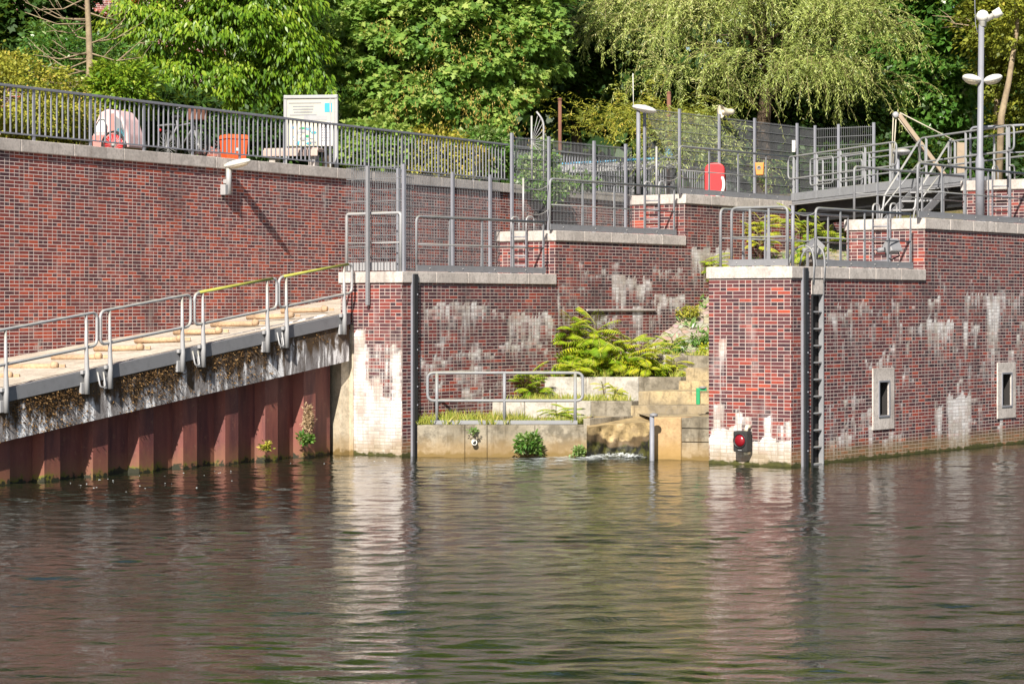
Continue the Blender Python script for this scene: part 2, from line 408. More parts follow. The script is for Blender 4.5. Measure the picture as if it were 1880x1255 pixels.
g = G('soft foam film'); p = g.pos(); a = g.attr('stain')
n_ = g.noise(g.mp(p, (3.2, 9, 1)), 1.0, 6.0, .7, .6)
k = g.ss(g.mt('ADD', g.mt('MULTIPLY', a, .62), g.mt('MULTIPLY', g.mt('SUBTRACT', n_, .5), 2.1)), .36, .72)
fo = g.bsdf((.60, .64, .64), .55, g.bump(g.noise(p, 30.0, 4.0), .8, .02))
M['board'] = paint('cream board enamel', (.40, .39, .34), .4, 0, .4)
M['pinkw'] = paint('pinkish white fabric', (.60, .40, .40), .85, 0, .15)
M['film'] = g.done(g.n('MixShader', {0: g.mt('MULTIPLY', k, .85), 1: g.n('BsdfTransparent'), 2: fo}))
M['l_dry'] = leaf_mat('dry seed heads', [(0, (.22, .15, .08)), (.5, (.38, .27, .16)), (1, (.5, .38, .24))], .25, (.5, .35, .15))
# ------------------------------------------------------------------ frames of the place (metres, water level z = 0)
LW = Frame((-8.607, 41.2), (.48, .877))          # left retaining wall
RP = Frame((-7.60, 36.5), (.518, .855))          # outer edge of the ramp
A = Frame((-1.96, 43.7), (.587, .81))            # stepped wall left of the channel
B = Frame((4.66, 40.9), (.598, .801))            # stepped wall right of the channel
AT, BT = 1.42, 1.62                              # their thickness
AZ = [3.30, 4.15, 5.03]; AS = [0.0, 4.78, 9.53, 17.6]
BZ = [3.35, 4.29, 5.21]; BS = [0.0, 4.81, 9.62, 40.0]
def front(fr, t, th):                            # the end face of a wall, seen from the water
    o = fr.p(t, -th, 0); return Frame((o.x, o.y), fr.n)
AF = [front(A, t, AT) for t in AS[:3]]; BF = [front(B, t, BT) for t in BS[:3]]

def h1(i, s=0):
    x = math.sin(i * 127.1 + s * 311.7) * 43758.5453
    return x - math.floor(x)

def stain_at(patches, t, z, seed):
    v = 0.0; c = int(math.floor(t / .055))
    for k, (a, b, zt, zb, s) in enumerate(patches):
        if t < a or t > b: continue
        q = h1(c, seed + k * 3)
        top = zt - .0625 * math.floor(h1(c // 4, seed + k * 3) * 2.2) - .05 * q; bot = zb + (zt - zb) * (.75 * h1(c, seed + k * 3 + 1) - .35) * (1 if zb > .02 else 0)
        if z > top: continue
        f = (top - z) / max(.05, top - bot)
        x = s * (1 - .55 * f) * (.72 + .4 * h1(c, seed + k * 3 + 2)) if f <= 1 else s * .45 * math.exp(-(f - 1) * 2.2)
        e = min(1.0, (min(t - a, b - t) + .06) / .14)
        v = max(v, x * max(.35, e))
    return v

def grid(mb, st, fr, t0, t1, z0, z1, patches=(), holes=(), d=0.0, dt=.055, dz=.0625, seed=1):
    def lines(a, b, s, extra):
        n = max(1, int(round((b - a) / s))); L = [a + (b - a) * i / n for i in range(n + 1)]
        for e in extra:
            j = min(range(len(L)), key=lambda i: abs(L[i] - e)); L[j] = e
        return L
    T = lines(t0, t1, dt, [h[i] for h in holes for i in (0, 1)]); Z = lines(z0, z1, dz, [h[i] for h in holes for i in (2, 3)])
    vs = [fr.p(t, d, z) for z in Z for t in T]
    st += [stain_at(patches, t, z, seed) for z in Z for t in T]
    n = len(T); fs = []
    for j in range(len(Z) - 1):
        for i in range(n - 1):
            cz, ct = (Z[j] + Z[j + 1]) / 2, (T[i] + T[i + 1]) / 2
            if any(a < ct < b and c < cz < e for a, b, c, e in holes): continue
            fs.append((j * n + i, j * n + i + 1, (j + 1) * n + i + 1, (j + 1) * n + i))
    mb.add(vs, fs)

def pad(mb, st): st += [0.0] * (len(mb.v) - len(st))

def px_patches(fr, L, rnd=0, seed=0, zr=(.5, 3)):
    rg = random.Random(seed); E = []
    ts = [fr.t(a) for a, *_ in L] + [fr.t(q[1]) for q in L]
    for k in range(rnd):
        t = rg.uniform(min(ts), max(ts)); z = rg.uniform(*zr); w = rg.uniform(.05, .45) * rg.random() + .08; h = rg.uniform(.12, .9) if w < .25 else rg.uniform(.12, .4)
        E.append((t, t + w, z, max(0, z - h), rg.uniform(.4, .85)))
    return E + [(fr.t(a), fr.t(b), fr.z((a + b) / 2, c), max(.0, fr.z((a + b) / 2, e)), s) for a, b, c, e, s in L]

def coping(parent, fr, t0, t1, th, z, mat, step=1.0, over=.035, hh=.2, front_over=.035):
    mb = MB(); n = max(1, int(round((t1 - t0) / step)))
    for i in range(n):
        a = t0 - (front_over if i == 0 else 0) + (t1 - t0) * i / n * 1.0 + (.004 if i else 0); b = t0 + (t1 - t0) * (i + 1) / n - .004
        mb.box(fr, a, b, -th - over, over, z - hh, z)
    mb.build('coping', mat, parent, bev=.014)

def tier(parent, fr, ff, t0, t1, th, z, z0, side, frontp, holes=(), seed=1, zf0=None):
    mb = MB(); st = []
    grid(mb, st, fr, t0, t1, z0, z - .19, side, holes, seed=seed)
    grid(mb, st, ff, 0, th, zf0 if zf0 is not None else z0, z - .19, frontp, seed=seed + 50)
    p = fr.p
    mb.add([p(t0, -th, z0), p(t1, -th, z0), p(t1, -th, z - .19), p(t0, -th, z - .19)], [(3, 2, 1, 0)])
    mb.add([p(t1, -th, z0), p(t1, 0, z0), p(t1, 0, z - .19), p(t1, -th, z - .19)], [(3, 2, 1, 0)])
    for a, b, c, e in holes:                    # reveals of the openings
        D = .30
        q = [(a, c), (b, c), (b, e), (a, e)]
        for i in range(4):
            (ta, za), (tb, zb) = q[i], q[(i + 1) % 4]
            mb.add([p(ta, 0, za), p(tb, 0, zb), p(tb, -D, zb), p(ta, -D, za)], [(3, 2, 1, 0)])
    pad(mb, st)
    o = mb.build('tier', M['brick'], parent, recalc=False, stain=st)
    coping(o, fr, t0, t1 - .006, th, z, M['cope'])
    return o

# ---- stepped wall left of the channel
wa = thing('stepped_wall', 'red brick wall climbing in three stone capped steps left of the fern covered channel', 'wall', A.p(0, 0, 0))
side1 = [(776, 900, 553, 600, .8), (800, 875, 563, 640, .6), (900, 929, 566, 590, .8), (931, 1018, 571, 640, .85), (914, 1000, 622, 645, .8), (768, 833, 650, 690, .8),
         (845, 911, 636, 665, .8), (844, 856, 560, 660, .8), (833, 892, 668, 725, .75), (846, 889, 712, 740, .9), (812, 842, 742, 760, .7), (775, 800, 570, 610, .6), (892, 925, 668, 690, .7), (770, 782, 560, 780, .35),
         (880, 890, 690, 735, .8), (905, 960, 700, 716, .6), (950, 1018, 655, 672, .5)]
side2 = [(1063, 1124, 492, 520, .7), (1122, 1151, 502, 575, 1.1), (1149, 1199, 508, 545, 1.1), (1197, 1277, 490, 515, .7), (1195, 1285, 538, 562, 1.0), (1228, 1250, 548, 580, .9), (1204, 1214, 552, 605, 1.0),
         (1086, 1132, 580, 602, 1.0), (1160, 1182, 554, 625, .9), (1022, 1090, 521, 540, .6), (1100, 1200, 622, 640, .8), (1022, 1032, 530, 620, .7), (1040, 1060, 540, 600, .5)]
side3 = [(1268, 1340, 450, 500, 1.2)]
af1 = lambda L: [(AF[0].t(a), AF[0].t(b), AF[0].z(a, c), max(0, AF[0].z(a, e)), s) for a, b, c, e, s in L]
f1 = af1([(640, 672, 596, 1250, 1.25), (660, 700, 690, 1250, .85), (640, 740, 728, 1250, 1.7), (650, 740, 628, 860, .62), (716, 740, 640, 1100, 1.15), (690, 706, 700, 1100, 1.2), (672, 690, 712, 1100, 1.1)])
tier(wa, A, AF[0], AS[0], AS[1], AT, AZ[0], -1.0, px_patches(A, side1, 45, 5, (.7, 2.5)), f1, seed=3)
tier(wa, A, AF[1], AS[1], AS[2], AT, AZ[1], -1.0, px_patches(A, side2, 45, 6, (1.6, 3.7)), [], seed=9)
tier(wa, A, AF[2], AS[2], AS[3], AT, AZ[2], -1.0, px_patches(A, side3), [], seed=15)
# the long iron bar let into the second step's face
mb = MB(); t0, t1 = A.t(1076), A.t(1201); z = A.z(1140, 569)
mb.box(A, t0, t1, .003, .045, z - .016, z + .016); mb.build('embedded_bar', M['cope'], wa, bev=.006)

# ---- stepped wall right of the channel
wb = thing('stepped_wall', 'red brick wall with ladder and two mooring niches climbing in stone capped steps at right', 'wall', B.p(0, 0, 0))
sb1 = [(1517, 1565, 563, 600, .75), (1574, 1598, 550, 580, .85), (1650, 1658, 573, 640, 1.1), (1609, 1622, 655, 685, 1.0), (1620, 1634, 642, 668, 1.0), (1632, 1646, 630, 655, 1.0), (1567, 1579, 770, 795, .9), (1578, 1592, 758, 785, .9),
       (1590, 1602, 746, 775, .9), (1517, 1602, 726, 742, .65), (1517, 1565, 795, 838, .8), (1592, 1606, 780, 842, .9), (1630, 1644, 782, 834, .9), (1665, 1698, 590, 632, .7), (1515, 1521, 560, 850, .5), (1540, 1600, 605, 618, .5), (1600, 1610, 590, 640, .6), (1660, 1668, 690, 760, .4)]
sb2 = [(1700, 1752, 578, 640, 1.0), (1700, 1727, 542, 575, .8), (1768, 1836, 531, 580, .72), (1810, 1836, 540, 700, 1.05), (1836, 1880, 529, 600, .62), (1767, 1778, 577, 640, .9), (1738, 1784, 720, 830, 1.35), (1715, 1732, 733, 818, .95),
       (1830, 1843, 764, 815, 1.1), (1755, 1764, 700, 740, .9), (1800, 1812, 660, 720, .6), (1718, 1724, 470, 520, .5), (1775, 1800, 600, 612, .6), (1850, 1900, 700, 730, .5), (1862, 1900, 620, 660, .6)]
bf1 = [(BF[0].t(a), BF[0].t(b), BF[0].z(a, c), max(0, BF[0].z(a, e)), s) for a, b, c, e, s in
       [(1300, 1462, 800, 1300, 1.6), (1305, 1356, 778, 1200, 1.5), (1306, 1333, 738, 900, .8), (1349, 1366, 750, 900, 1.2), (1368, 1379, 757, 860, 1.2), (1400, 1417, 760, 900, 1.2), (1425, 1456, 772, 900, .8), (1316, 1334, 618, 720, .95), (1380, 1390, 655, 720, .6)]]
def hole(a, b, c, e): return (B.t(a), B.t(b), B.z((a + b) / 2, e), B.z((a + b) / 2, c))
LH = (B.t(1489), B.t(1511.5), -1.0, B.z(1500, 541))
N1, N2 = hole(1612, 1629.5, 701, 762), hole(1838, 1854.5, 686, 744)
tier(wb, B, BF[0], BS[0], BS[1], BT, BZ[0], -1.0, px_patches(B, sb1, 70, 7, (.3, 2.9)), bf1, [LH, N1], seed=21)
tier(wb, B, BF[1], BS[1], BS[2], BT, BZ[1], -1.0, px_patches(B, sb2, 60, 8, (.5, 3.4)), [], [N2], seed=31)
tier(wb, B, BF[2], BS[2], BS[3], BT, BZ[2], -1.0, [], [], seed=41)
def niche(N, fa, fb, fc, fd, label):
    mb = MB(); t0, t1 = B.t(fa), B.t(fb); z0, z1 = B.z((fa + fb) / 2, fd), B.z((fa + fb) / 2, fc); a, b, c, e = N
    for q in ((t0, t1, z0, c), (t0, t1, e, z1), (t0, a, c, e), (b, t1, c, e)):
        mb.box(B, q[0], q[1], -.06, .025, q[2], q[3])
    fr_ = mb.build('niche_frame', M['cope'], wb, bev=.006); fr_['label'] = label
    mb = MB(); w = .028
    for q in ((a - w, b + w, c - w, c), (a - w, b + w, e, e + w), (a - w, a, c, e), (b, b + w, c, e)): mb.box(B, q[0], q[1], .0255, .04, q[2], q[3])
    mb.build('steel_edge', M['post'], fr_)
    mb = MB(); mb.box(B, a - .002, b + .002, -.34, -.29, c - .01, e + .01); mb.build('niche_shade_back', M['hole'], fr_)
    mb = MB()
    for q in ((a - .001, a + .012, c, e), (b - .012, b + .001, c, e), (a + .012, b - .012, c - .001, c + .012), (a + .012, b - .012, e - .012, e + .001)): mb.box(B, q[0], q[1], -.289, -.003, q[2], q[3])
    mb.build('niche_shade_lining', M['hole'], fr_)  # near-black back and lining plates: the niche's shade put into colour
    mb = MB(); m = (a + b) / 2 + .03; h = e - c
    mb.tube([B.p(m, -.16, c + .01), B.p(m, -.16, c + h * .62)], .035, 10); mb.lathe(B.p(m, -.16, c + h * .6), [(.05, 0), (.055, .03), (.03, .06)], 10)
    mb.tube([B.p(a + .02, -.16, c + h * .36), B.p(b - .02, -.16, c + h * .36)], .028, 8)
    mb.build('mooring_bollard', M['galv'], fr_)
niche(N1, 1601, 1640, 675, 788, None); niche(N2, 1830, 1863, 665, 767, None)

# fender posts and the ladder, bolted to the walls
def fender(fr, t, z, label):
    th = thing('fender_post', label, 'fender post', fr.p(t, 0, 0))
    mb = MB(); mb.box(fr, t - .06, t + .06, .004, .07, -1.2, z); mb.build('rubbing_face', M['dark'], th, bev=.012)
    for e in (-1, 1):
        mb = MB(); mb.box(fr, t + e * .072 - .010, t + e * .072 + .010, .004, .045, -1.2, z - .01); mb.build('side_channel', M['post'], th)
    for k in range(9):
        mb = MB(); mb.lathe(fr.p(t + .03, .0695, .25 + k * .33), [(.016, 0), (.016, .008), (.009, .013)], 8, (fr.n.x, fr.n.y, 0)); mb.build('bolt', M['post'], th)
fender(A, A.t(759), 3.26, 'black steel fender post on the brick wall left of the low handrail')
fender(B, B.t(1475), 3.33, 'black steel fender post beside the ladder on the right brick corner')

ld = thing('ladder', 'grey steel ladder set into the right brick wall down to the water', 'ladder', B.p(LH[0], 0, 0))
mb = MB(); mb.box(B, LH[0] + .002, LH[1] - .002, -.13, -.09, -1.0, LH[3] - .004); mb.build('recess_shade_plate', M['hole'], ld)  # near-black plate added as the shade inside the ladder recess
ta, tb = LH[0] + .02, LH[1] - .03
for q, mname in ((ta, 'dark'), (tb, 'steel')):
    mb = MB(); mb.bar(B.p(q, -.02, -.9), B.p(q, -.02, 3.1), .022, .09, up=(B.n.x, B.n.y, 0)); mb.build('stringer', M[mname], ld)
    top = [B.p(q, .03, 3.08), B.p(q, .05, 3.45), B.p(q, .0, 3.66), B.p(q, -.16, 3.72), B.p(q, -.38, 3.62), B.p(q, -.45, 3.36)]
    mb = MB(); mb.tube(rounded(top, .16), .017, 8); mb.build('grab_handle', M['steel'], ld)
for k in range(11):
    z = B.z(1500, 541 + k * 31.0) ; mb = MB(); mb.box(B, ta, tb, -.06, .0, z - .011, z + .011)
    if z > -.1: mb.build('rung', M['galv'], ld)
mb = MB(); mb.box(B, LH[0], LH[1], .004, .02, LH[3] + .01, 3.14); mb.build('wall_plate', M['cope'], ld)

# red signal lamp on the right pier's front
s0 = BF[0].t(1372); zc = BF[0].z(1371, 809)
sg = thing('signal_lamp', 'square black signal box with round red lens low on the right brick pier', 'signal lamp', BF[0].p(s0, .1, zc - .22))
fb = BF[0]; nn = (fb.n.x, fb.n.y, 0)
mb = MB(); mb.box(fb, s0 - .135, s0 + .135, .06, .24, zc - .175, zc + .175); mb.build('housing', M['rubber'], sg, bev=.025)
mb = MB(); mb.lathe(fb.p(s0, .241, zc + .015), [(.100, 0), (.100, .006), (.09, .02), (.07, .034), (.04, .044), (.01, .047)], 20, nn); mb.build('lens', M['redlamp'], sg)
mb = MB(); mb.lathe(fb.p(s0, .240, zc + .015), [(.122, -.005), (.124, .02), (.11, .02), (.109, -.004)], 20, nn); mb.build('lens_ring', M['dark'], sg)
mb = MB(); mb.box(fb, s0 - .035, s0 + .035, .241, .244, zc - .15, zc - .138); mb.build('maker_plate', M['galv'], sg)
mb = MB(); mb.tube([fb.p(s0 + .06, .005, zc + .24), fb.p(s0 + .06, .12, zc + .235), fb.p(s0 + .06, .14, zc + .17)], .035, 8); mb.build('bracket', M['cream_plastic'], sg); mb = MB(); mb.tube([fb.p(s0 + .05, .0, zc - .2), fb.p(s0 + .05, .16, zc - .2)], .03, 8); mb.build('bracket', M['cream_plastic'], sg)

# ---- left retaining wall
wl = thing('retaining_wall', 'long straight red clinker brick wall with pale coping behind the ramp', 'wall', LW.p(0, 0, 0))
mb = MB(); st = []
def lp(L): return [(LW.t(a), LW.t(b), LW.z((a + b) / 2, c), LW.z((a + b) / 2, e), s) for a, b, c, e, s in L]
grid(mb, st, LW, -32, 24.5, 0.0, 5.31, lp([(203, 213, 300, 470, .5), (588, 604, 335, 420, .5), (60, 90, 630, 660, .7), (0, 40, 640, 670, .6), (30, 36, 300, 500, .3), (150, 230, 285, 330, .3), (640, 770, 380, 480, .25), (120, 135, 560, 630, .3), (330, 338, 420, 560, .3)]), dt=.16, dz=.125, seed=71)
mb.add([LW.p(-32, -.5, 0), LW.p(24.5, -.5, 0), LW.p(24.5, -.5, 5.31), LW.p(-32, -.5, 5.31)], [(3, 2, 1, 0)]); pad(mb, st)
o = mb.build('brickwork', M['brickl'], wl, recalc=False, stain=st)
coping(wl, LW, -32, 24.5, .5, 5.51, M['cope'], 1.42, .05, .21)

# ---- ramp with its beam
SL = .123
def zo(t): return 1.44 + SL * t if t < 9.4 else 2.596 + .03 * (t - 9.4)
def zbot(t): return .665 + .1145 * t
rm = thing('concrete_ramp', 'sloping concrete ramp with mossy edge beam above rusty sheet piles', 'ramp', RP.p(0, 0, 0))
TE = RP.t(641)
mb = MB(); st = []; n = 150
vs = []; L = [-12 + (TE + 12) * i / n for i in range(n + 1)]
NB = 9
for t in L:
    for k in range(NB + 1):
        vs.append(RP.p(t, 0, zbot(t) + (zo(t) - .02 - zbot(t)) * k / NB)); st.append(k / NB)
fs = [(i * (NB + 1) + k, (i + 1) * (NB + 1) + k, (i + 1) * (NB + 1) + k + 1, i * (NB + 1) + k + 1) for i in range(n) for k in range(NB)]
mb.add(vs, fs)
p = RP.p
mb.add([p(L[0], 0, zbot(L[0])), p(TE, 0, zbot(TE)), p(TE, -.6, zbot(TE)), p(L[0], -.6, zbot(L[0]))], [(3, 2, 1, 0)])
mb.add([p(L[0], 0, zo(L[0]) - .02), p(TE, 0, zo(TE) - .02), p(TE, -.6, zo(TE) - .02), p(L[0], -.6, zo(L[0]) - .02)], [(0, 1, 2, 3)])
mb.add([p(TE, 0, zbot(TE)), p(TE, 0, zo(TE) - .02), p(TE, -.6, zo(TE) - .02), p(TE, -.6, zbot(TE))], [(3, 2, 1, 0)])
pad(mb, st); beam = mb.build('edge_beam', M['beam'], rm, recalc=False, stain=st)
mb = MB(); vs = []; m = 40
for i in range(m + 1):
    t = -12 + 27.0 * i / m; tw = t - 3.5
    a = RP.p(t, -.07, zo(t)); b = LW.p(tw, .0, min(1.8 + .098 * tw, 3.05)); vs += [a, b]
mb.add(vs, [(2 * i, 2 * i + 2, 2 * i + 3, 2 * i + 1) for i in range(m)]); mb.build('deck', M['deck'], rm, recalc=False)
mb = MB()
for i in range(30):
    a, b = -12 + (TE + 12) * i / 30, -12 + (TE + 12) * (i + 1) / 30
    mb.hexa([p(a, -.069, zo(a) - .19), p(b, -.069, zo(b) - .19), p(b, .03, zo(b) - .19), p(a, .03, zo(a) - .19), p(a, -.069, zo(a) + .015), p(b, -.069, zo(b) + .015), p(b, .03, zo(b) + .015), p(a, .03, zo(a) + .015)])
mb.build('edge_channel', M['kick'], rm, recalc=False)
for k in range(-10, 8):
    t = 2.25 + 1.05 * k
    tw = t - 3.5; z = zo(t) + .03; mb = MB()
    a = RP.p(t, -1.95, z - .03); b = RP.p(t, -.98, z)
    mb.tube([a - Vector((0, 0, .012)), b - Vector((0, 0, .018))], [.050, .046], 9); o = mb.build('tread', M['tread'], rm)
    mb = MB(); mb.lathe(RP.p(t, -.98, z + .0), [(.062, -.03), (.066, .0), (.05, .06), (.02, .07)], 9, (RP.n.x, RP.n.y, 0)); mb.boxm(RP.p(t + .05, -.85, z - .01), (.09, .07, .05)); mb.build('tread_end', M['tread'], o)
for px in (180, 354, 509):
    t = RP.t(px); z = zo(t) - .17; mb = MB()
    mb.tube(rounded([RP.p(t - .07, .05, z + .12), RP.p(t - .06, .1, z - .12), RP.p(t + .06, .1, z - .12), RP.p(t + .07, .05, z + .12)], .06), .014, 6); mb.build('cable_hook', M['galv'], rm)
# dry moss tufts hanging on the beam
def moss_pts(n):
    C, D, NO = [], [], []
    for _ in range(n):
        t = RP.t(RN.choice([70, 95, 110, 118, 240, 262, 290, 310, 400, 425, 30, 470]) + RN.gauss(0, 24)); 
        f = min(1, abs(RN.gauss(0, .5)))
        if RN.random() < .12: t = RP.t(RN.uniform(20, 600)); f = RN.uniform(0, .35)
        if t > TE - .1: continue
        z = zo(t) - .2 - f * (zo(t) - .2 - zbot(t)) * .95
        C.append(RP.p(t, .008, z)); D.append((RN.gauss(0, .5) + RP.n.x * .6, RN.gauss(0, .5) + RP.n.y * .6, -.5 + RN.gauss(0, .5))); NO.append((RP.n.x + RN.gauss(0, .5), RP.n.y + RN.gauss(0, .5), .4 + RN.gauss(0, .4)))
    return C, D, NO

# ---- sheet pile wall
sp = MB(); T_end = RP.t(634); prof = []
t = RP.t(125) - 1.12 * 12
while t < T_end + 1.2:
    prof += [(t - .36, -.16), (t, -.16), (t + .06, -.345), (t + .70, -.345)]; t += 1.12
prof = [q for q in prof if q[0] < T_end + .02]
vs = []
for q in prof: vs += [p(q[0], q[1], -1.5), p(q[0], q[1], zbot(q[0]) + .05)]
sp.add(vs, [(2 * i, 2 * i + 2, 2 * i + 3, 2 * i + 1) for i in range(len(prof) - 1)])
spo = sp.build('sheet_pile_wall', M['pile'], base=RP.p(0, 0, 0), recalc=False)
tag(spo, 'corrugated dark red steel sheet piling under the ramp beam', 'sheet piling')
# pale concrete return between the last pile and the brick pier
mb = MB(); q0 = P(622, 838, 44.3); 
a0, a1 = RP.p(RP.t(640), -.16, 0), RP.p(RP.t(634), -.02, 0)
mb.prism([(a0.x, a0.y, -1), (a0.x + .33, a0.y + .30, -1), (a0.x + .33, a0.y + .30, 1.75), (a0.x, a0.y, 1.75)], (RP.n.x * -.5, RP.n.y * -.5 + .25, 0))
mb.build('corner_infill', M['cream'], wa)
# flared cream render foot at the pier's left edge
mb = MB(); ff = AF[0]
zc = ff.z(655, 596); e0, e1 = ff.t(637), ff.t(649)
mb.prism([ff.p(ff.t(629), .001, -1), ff.p(ff.t(650), .001, -1), ff.p(e1, .001, zc), ff.p(ff.t(645), .001, zc), ff.p(ff.t(636), .001, .9)], (ff.n.x * .02, ff.n.y * .02, 0))
mb.build('render_strip', M['cream'], wa)
# dark moss rim where the low front of the wall meets the water comes from the material
# ------------------------------------------------------------------ stepped outflow between the two walls
cw = thing('stepped_outflow', 'terraced concrete steps of the outflow channel overgrown with ferns', 'weir', P(1100, 838, 44.5))
def blk(name, pxL, YL, pxR, YR, z0, z1, depth, mat, bev=.012, parent=None, px_z=None):
    a = Vector(((pxL - CX) * YL / F, YL, 0)); b = Vector(((pxR - CX) * YR / F, YR, 0))
    dv = Vector((A.u.x, A.u.y, 0)) * depth
    mb = MB(); mb.hexa([v + Vector((0, 0, z)) for z in (z0, z1) for v in (a, b, b + dv, a + dv)])
    return mb.build(name, M[mat], parent or cw, bev=bev)
def zt(py, Y): return CH - (py - HY) * Y / F
YF = 43.7
for a, b in ((766, 852.5), (854, 893.5), (895, 981), (982.5, 1077)):
    blk('front_panel', a, YF, b, YF, -1, zt(780, YF), .28, 'conc')
# soil behind the front panels
def sheet(name, pts, mat, parent=None, kind=None):
    mb = MB(); mb.add(pts, [tuple(range(len(pts)))]); o = mb.build(name, M[mat], parent or cw, recalc=False)
    return o
def terrace(pxL, pxR, Y0, Y1, z, pxL1=None, pxR1=None):
    pts = [Vector(((px - CX) * Y / F, Y, z)) for px, Y in ((pxL, Y0), (pxR, Y0), (pxR1 or pxR, Y1), (pxL1 or pxL, Y1))]
    return sheet('planting_bed', pts, 'ground')
z1 = zt(780, YF) - .03; terrace(766, 1078, 43.9, 46.4, z1)
Y2 = 45.9; z2 = zt(736, Y2)
for a, b in ((884, 962), (963.5, 1020), (1021.5, 1084)): blk('terrace_panel', a, Y2, b, Y2, .2, z2, .25, 'concw')
blk('terrace_panel', 1085, Y2, 1160, Y2, .2, z2, .25, 'conc')
terrace(884, 1162, 46.1, 48.0, z2 - .03)
Y3 = 47.2; z3 = zt(692, Y3)
for a, b in ((1000, 1075), (1076.5, 1110), (1111.5, 1172)): blk('terrace_panel', a, Y3, b, Y3, .6, z3, .25, 'concw')
blk('terrace_panel', 1173, Y3, 1250, Y3, .6, z3, .25, 'conc')
terrace(985, 1262, 47.4, 49.6, z3 - .03, 1020, 1330)
Y4 = 48.2; z4 = zt(652, Y4)
blk('terrace_panel', 1200, Y4, 1216, Y4, 1.0, z4, .25, 'conc'); blk('terrace_panel', 1216.5, Y4, 1222, Y4 - .02, 1.0, z4 + .01, .25, 'concw'); blk('terrace_panel', 1222.5, Y4, 1262, Y4, 1.0, z4, .25, 'conc')
blk('terrace_panel', 1262.5, Y4 - .3, 1345, Y4 - .3, .8, zt(653, Y4 - .3), .3, 'conc')
# right flight of wet ochre steps
def stp(pxL, pxR, yT, Y, mat, depth=.8, z0=-.6): return blk('step', pxL, Y, pxR, Y - .02, z0, zt(yT, Y), depth, mat)
stp(1259, 1350, 675, 47.2, 'concy', .8); stp(1246, 1350, 699, 46.6, 'concy', 1.0); stp(1172, 1284, 718, 45.8, 'concy', 1.0); stp(1286, 1345, 721, 45.7, 'concy', 1.0)
stp(1158, 1345, 744, 44.9, 'concy', 1.0); 
blk('side_panel', 1198, 42.9, 1250, 42.85, -1, zt(766, 42.9), .4, 'concr')
for yt, yb, m in ((767, 786, 'conc'), (787, 811, 'conc'), (812, 842, 'conc')):
    blk('side_beam', 1251, 42.85, 1330, 42.6, zt(yb, 42.7) if yb < 842 else -1, zt(yt, 42.7) - .004, .4, m)
sheet('landing', [Vector(((px - CX) * Y / F, Y, z)) for px, Y, z in ((1198, 43.25, zt(767, 43.0) - .01), (1330, 43.0, zt(767, 43.0) - .01), (1345, 45.2, zt(767, 43.0) - .01), (1168, 45.2, zt(767, 43.0) - .01))], 'concy')
# hollowed lip the water runs over
mb = MB(); mb.v = []; st = []; n = 40; YL = 43.3; m = 16
for i in range(n + 1):
    f = i / n; px = 1077 + (1199 - 1077) * f; bow = math.sin(math.pi * f)
    ztop = zt(784 - 9 * f, YL); Yf = YL + .50 * bow
    for k in range(m + 1):
        e = k / m; z = ztop - e * (ztop + .9) * 1.0; py = HY + (CH - z) * F / Yf
        r = .035 * (math.sin(f * 31 + e * 17) + math.sin(f * 13 - e * 29) + .6 * math.sin(f * 57 + e * 43)) * (1 if k else 0)
        mb.v.append(tuple(Vector(((px - CX) * YL / F, Yf + r + .10 * min(1, e * 5) - .10, z))))
        arc1, arc2 = 791 + 17 * bow + 3 * math.sin(f * 23), 806 + 13 * bow + 3 * math.sin(f * 17 + 1)
        st.append(.5 * max(0, min(1, (py - arc1) / 5 + .5)) + .5 * max(0, min(1, (py - arc2) / 7 + .5)))
for i in range(n):
    for k in range(m): mb.f.append((i * (m + 1) + k, (i + 1) * (m + 1) + k, (i + 1) * (m + 1) + k + 1, i * (m + 1) + k + 1)); mb.sm.append(True)
b0 = len(mb.v)                       # sloping apron behind the lip
for i in range(n + 1):
    f = i / n; px = 1077 + (1199 - 1077) * f; Yf = YL + .50 * math.sin(math.pi * f); Z = zt(784 - 9 * f, YL)
    mb.v.append(tuple(Vector(((px - CX) * YL / F, Yf - .1, Z)))); mb.v.append(tuple(Vector(((1077 + 140 * f - CX) * 44.85 / F, 44.85, zt(764, 44.85))))); st += [0, 0]
for i in range(n): mb.f.append((b0 + 2 * i, b0 + 2 * i + 2, b0 + 2 * i + 3, b0 + 2 * i + 1)); mb.sm.append(False)
g = G('wet channel lip'); p_ = g.pos(); wt = g.mt('ADD', g.attr('stain'), g.mt('MULTIPLY', g.mt('SUBTRACT', g.noise(p_, 7.0, 5.0, .65), .5), .45))
c_ = g.mix(g.ss(g.noise(p_, 5.0, 5.0, .65), .35, .65), (.46, .34, .17), (.26, .19, .10))
c_ = g.mix(g.ss(wt, .16, .42), c_, g.mix(g.noise(p_, 12.0, 4.0), (.07, .045, .022), (.17, .12, .065)))
c_ = g.mix(g.ss(wt, .62, .86), c_, g.mix(g.ss(g.noise(p_, 7.0, 4.0), .45, .62), (.010, .010, .007), (.055, .055, .010)))
M['lip'] = g.done(g.bsdf(c_, .5, g.bump(g.noise(p_, 18.0, 5.0, .7), .8, .03), spec=.45))
mb.build('channel_lip', M['lip'], cw, recalc=False, stain=st)
blk('lip_cheek', 1071, 43.55, 1083, 43.52, -1, zt(768, 43.5), 1.4, 'conc')
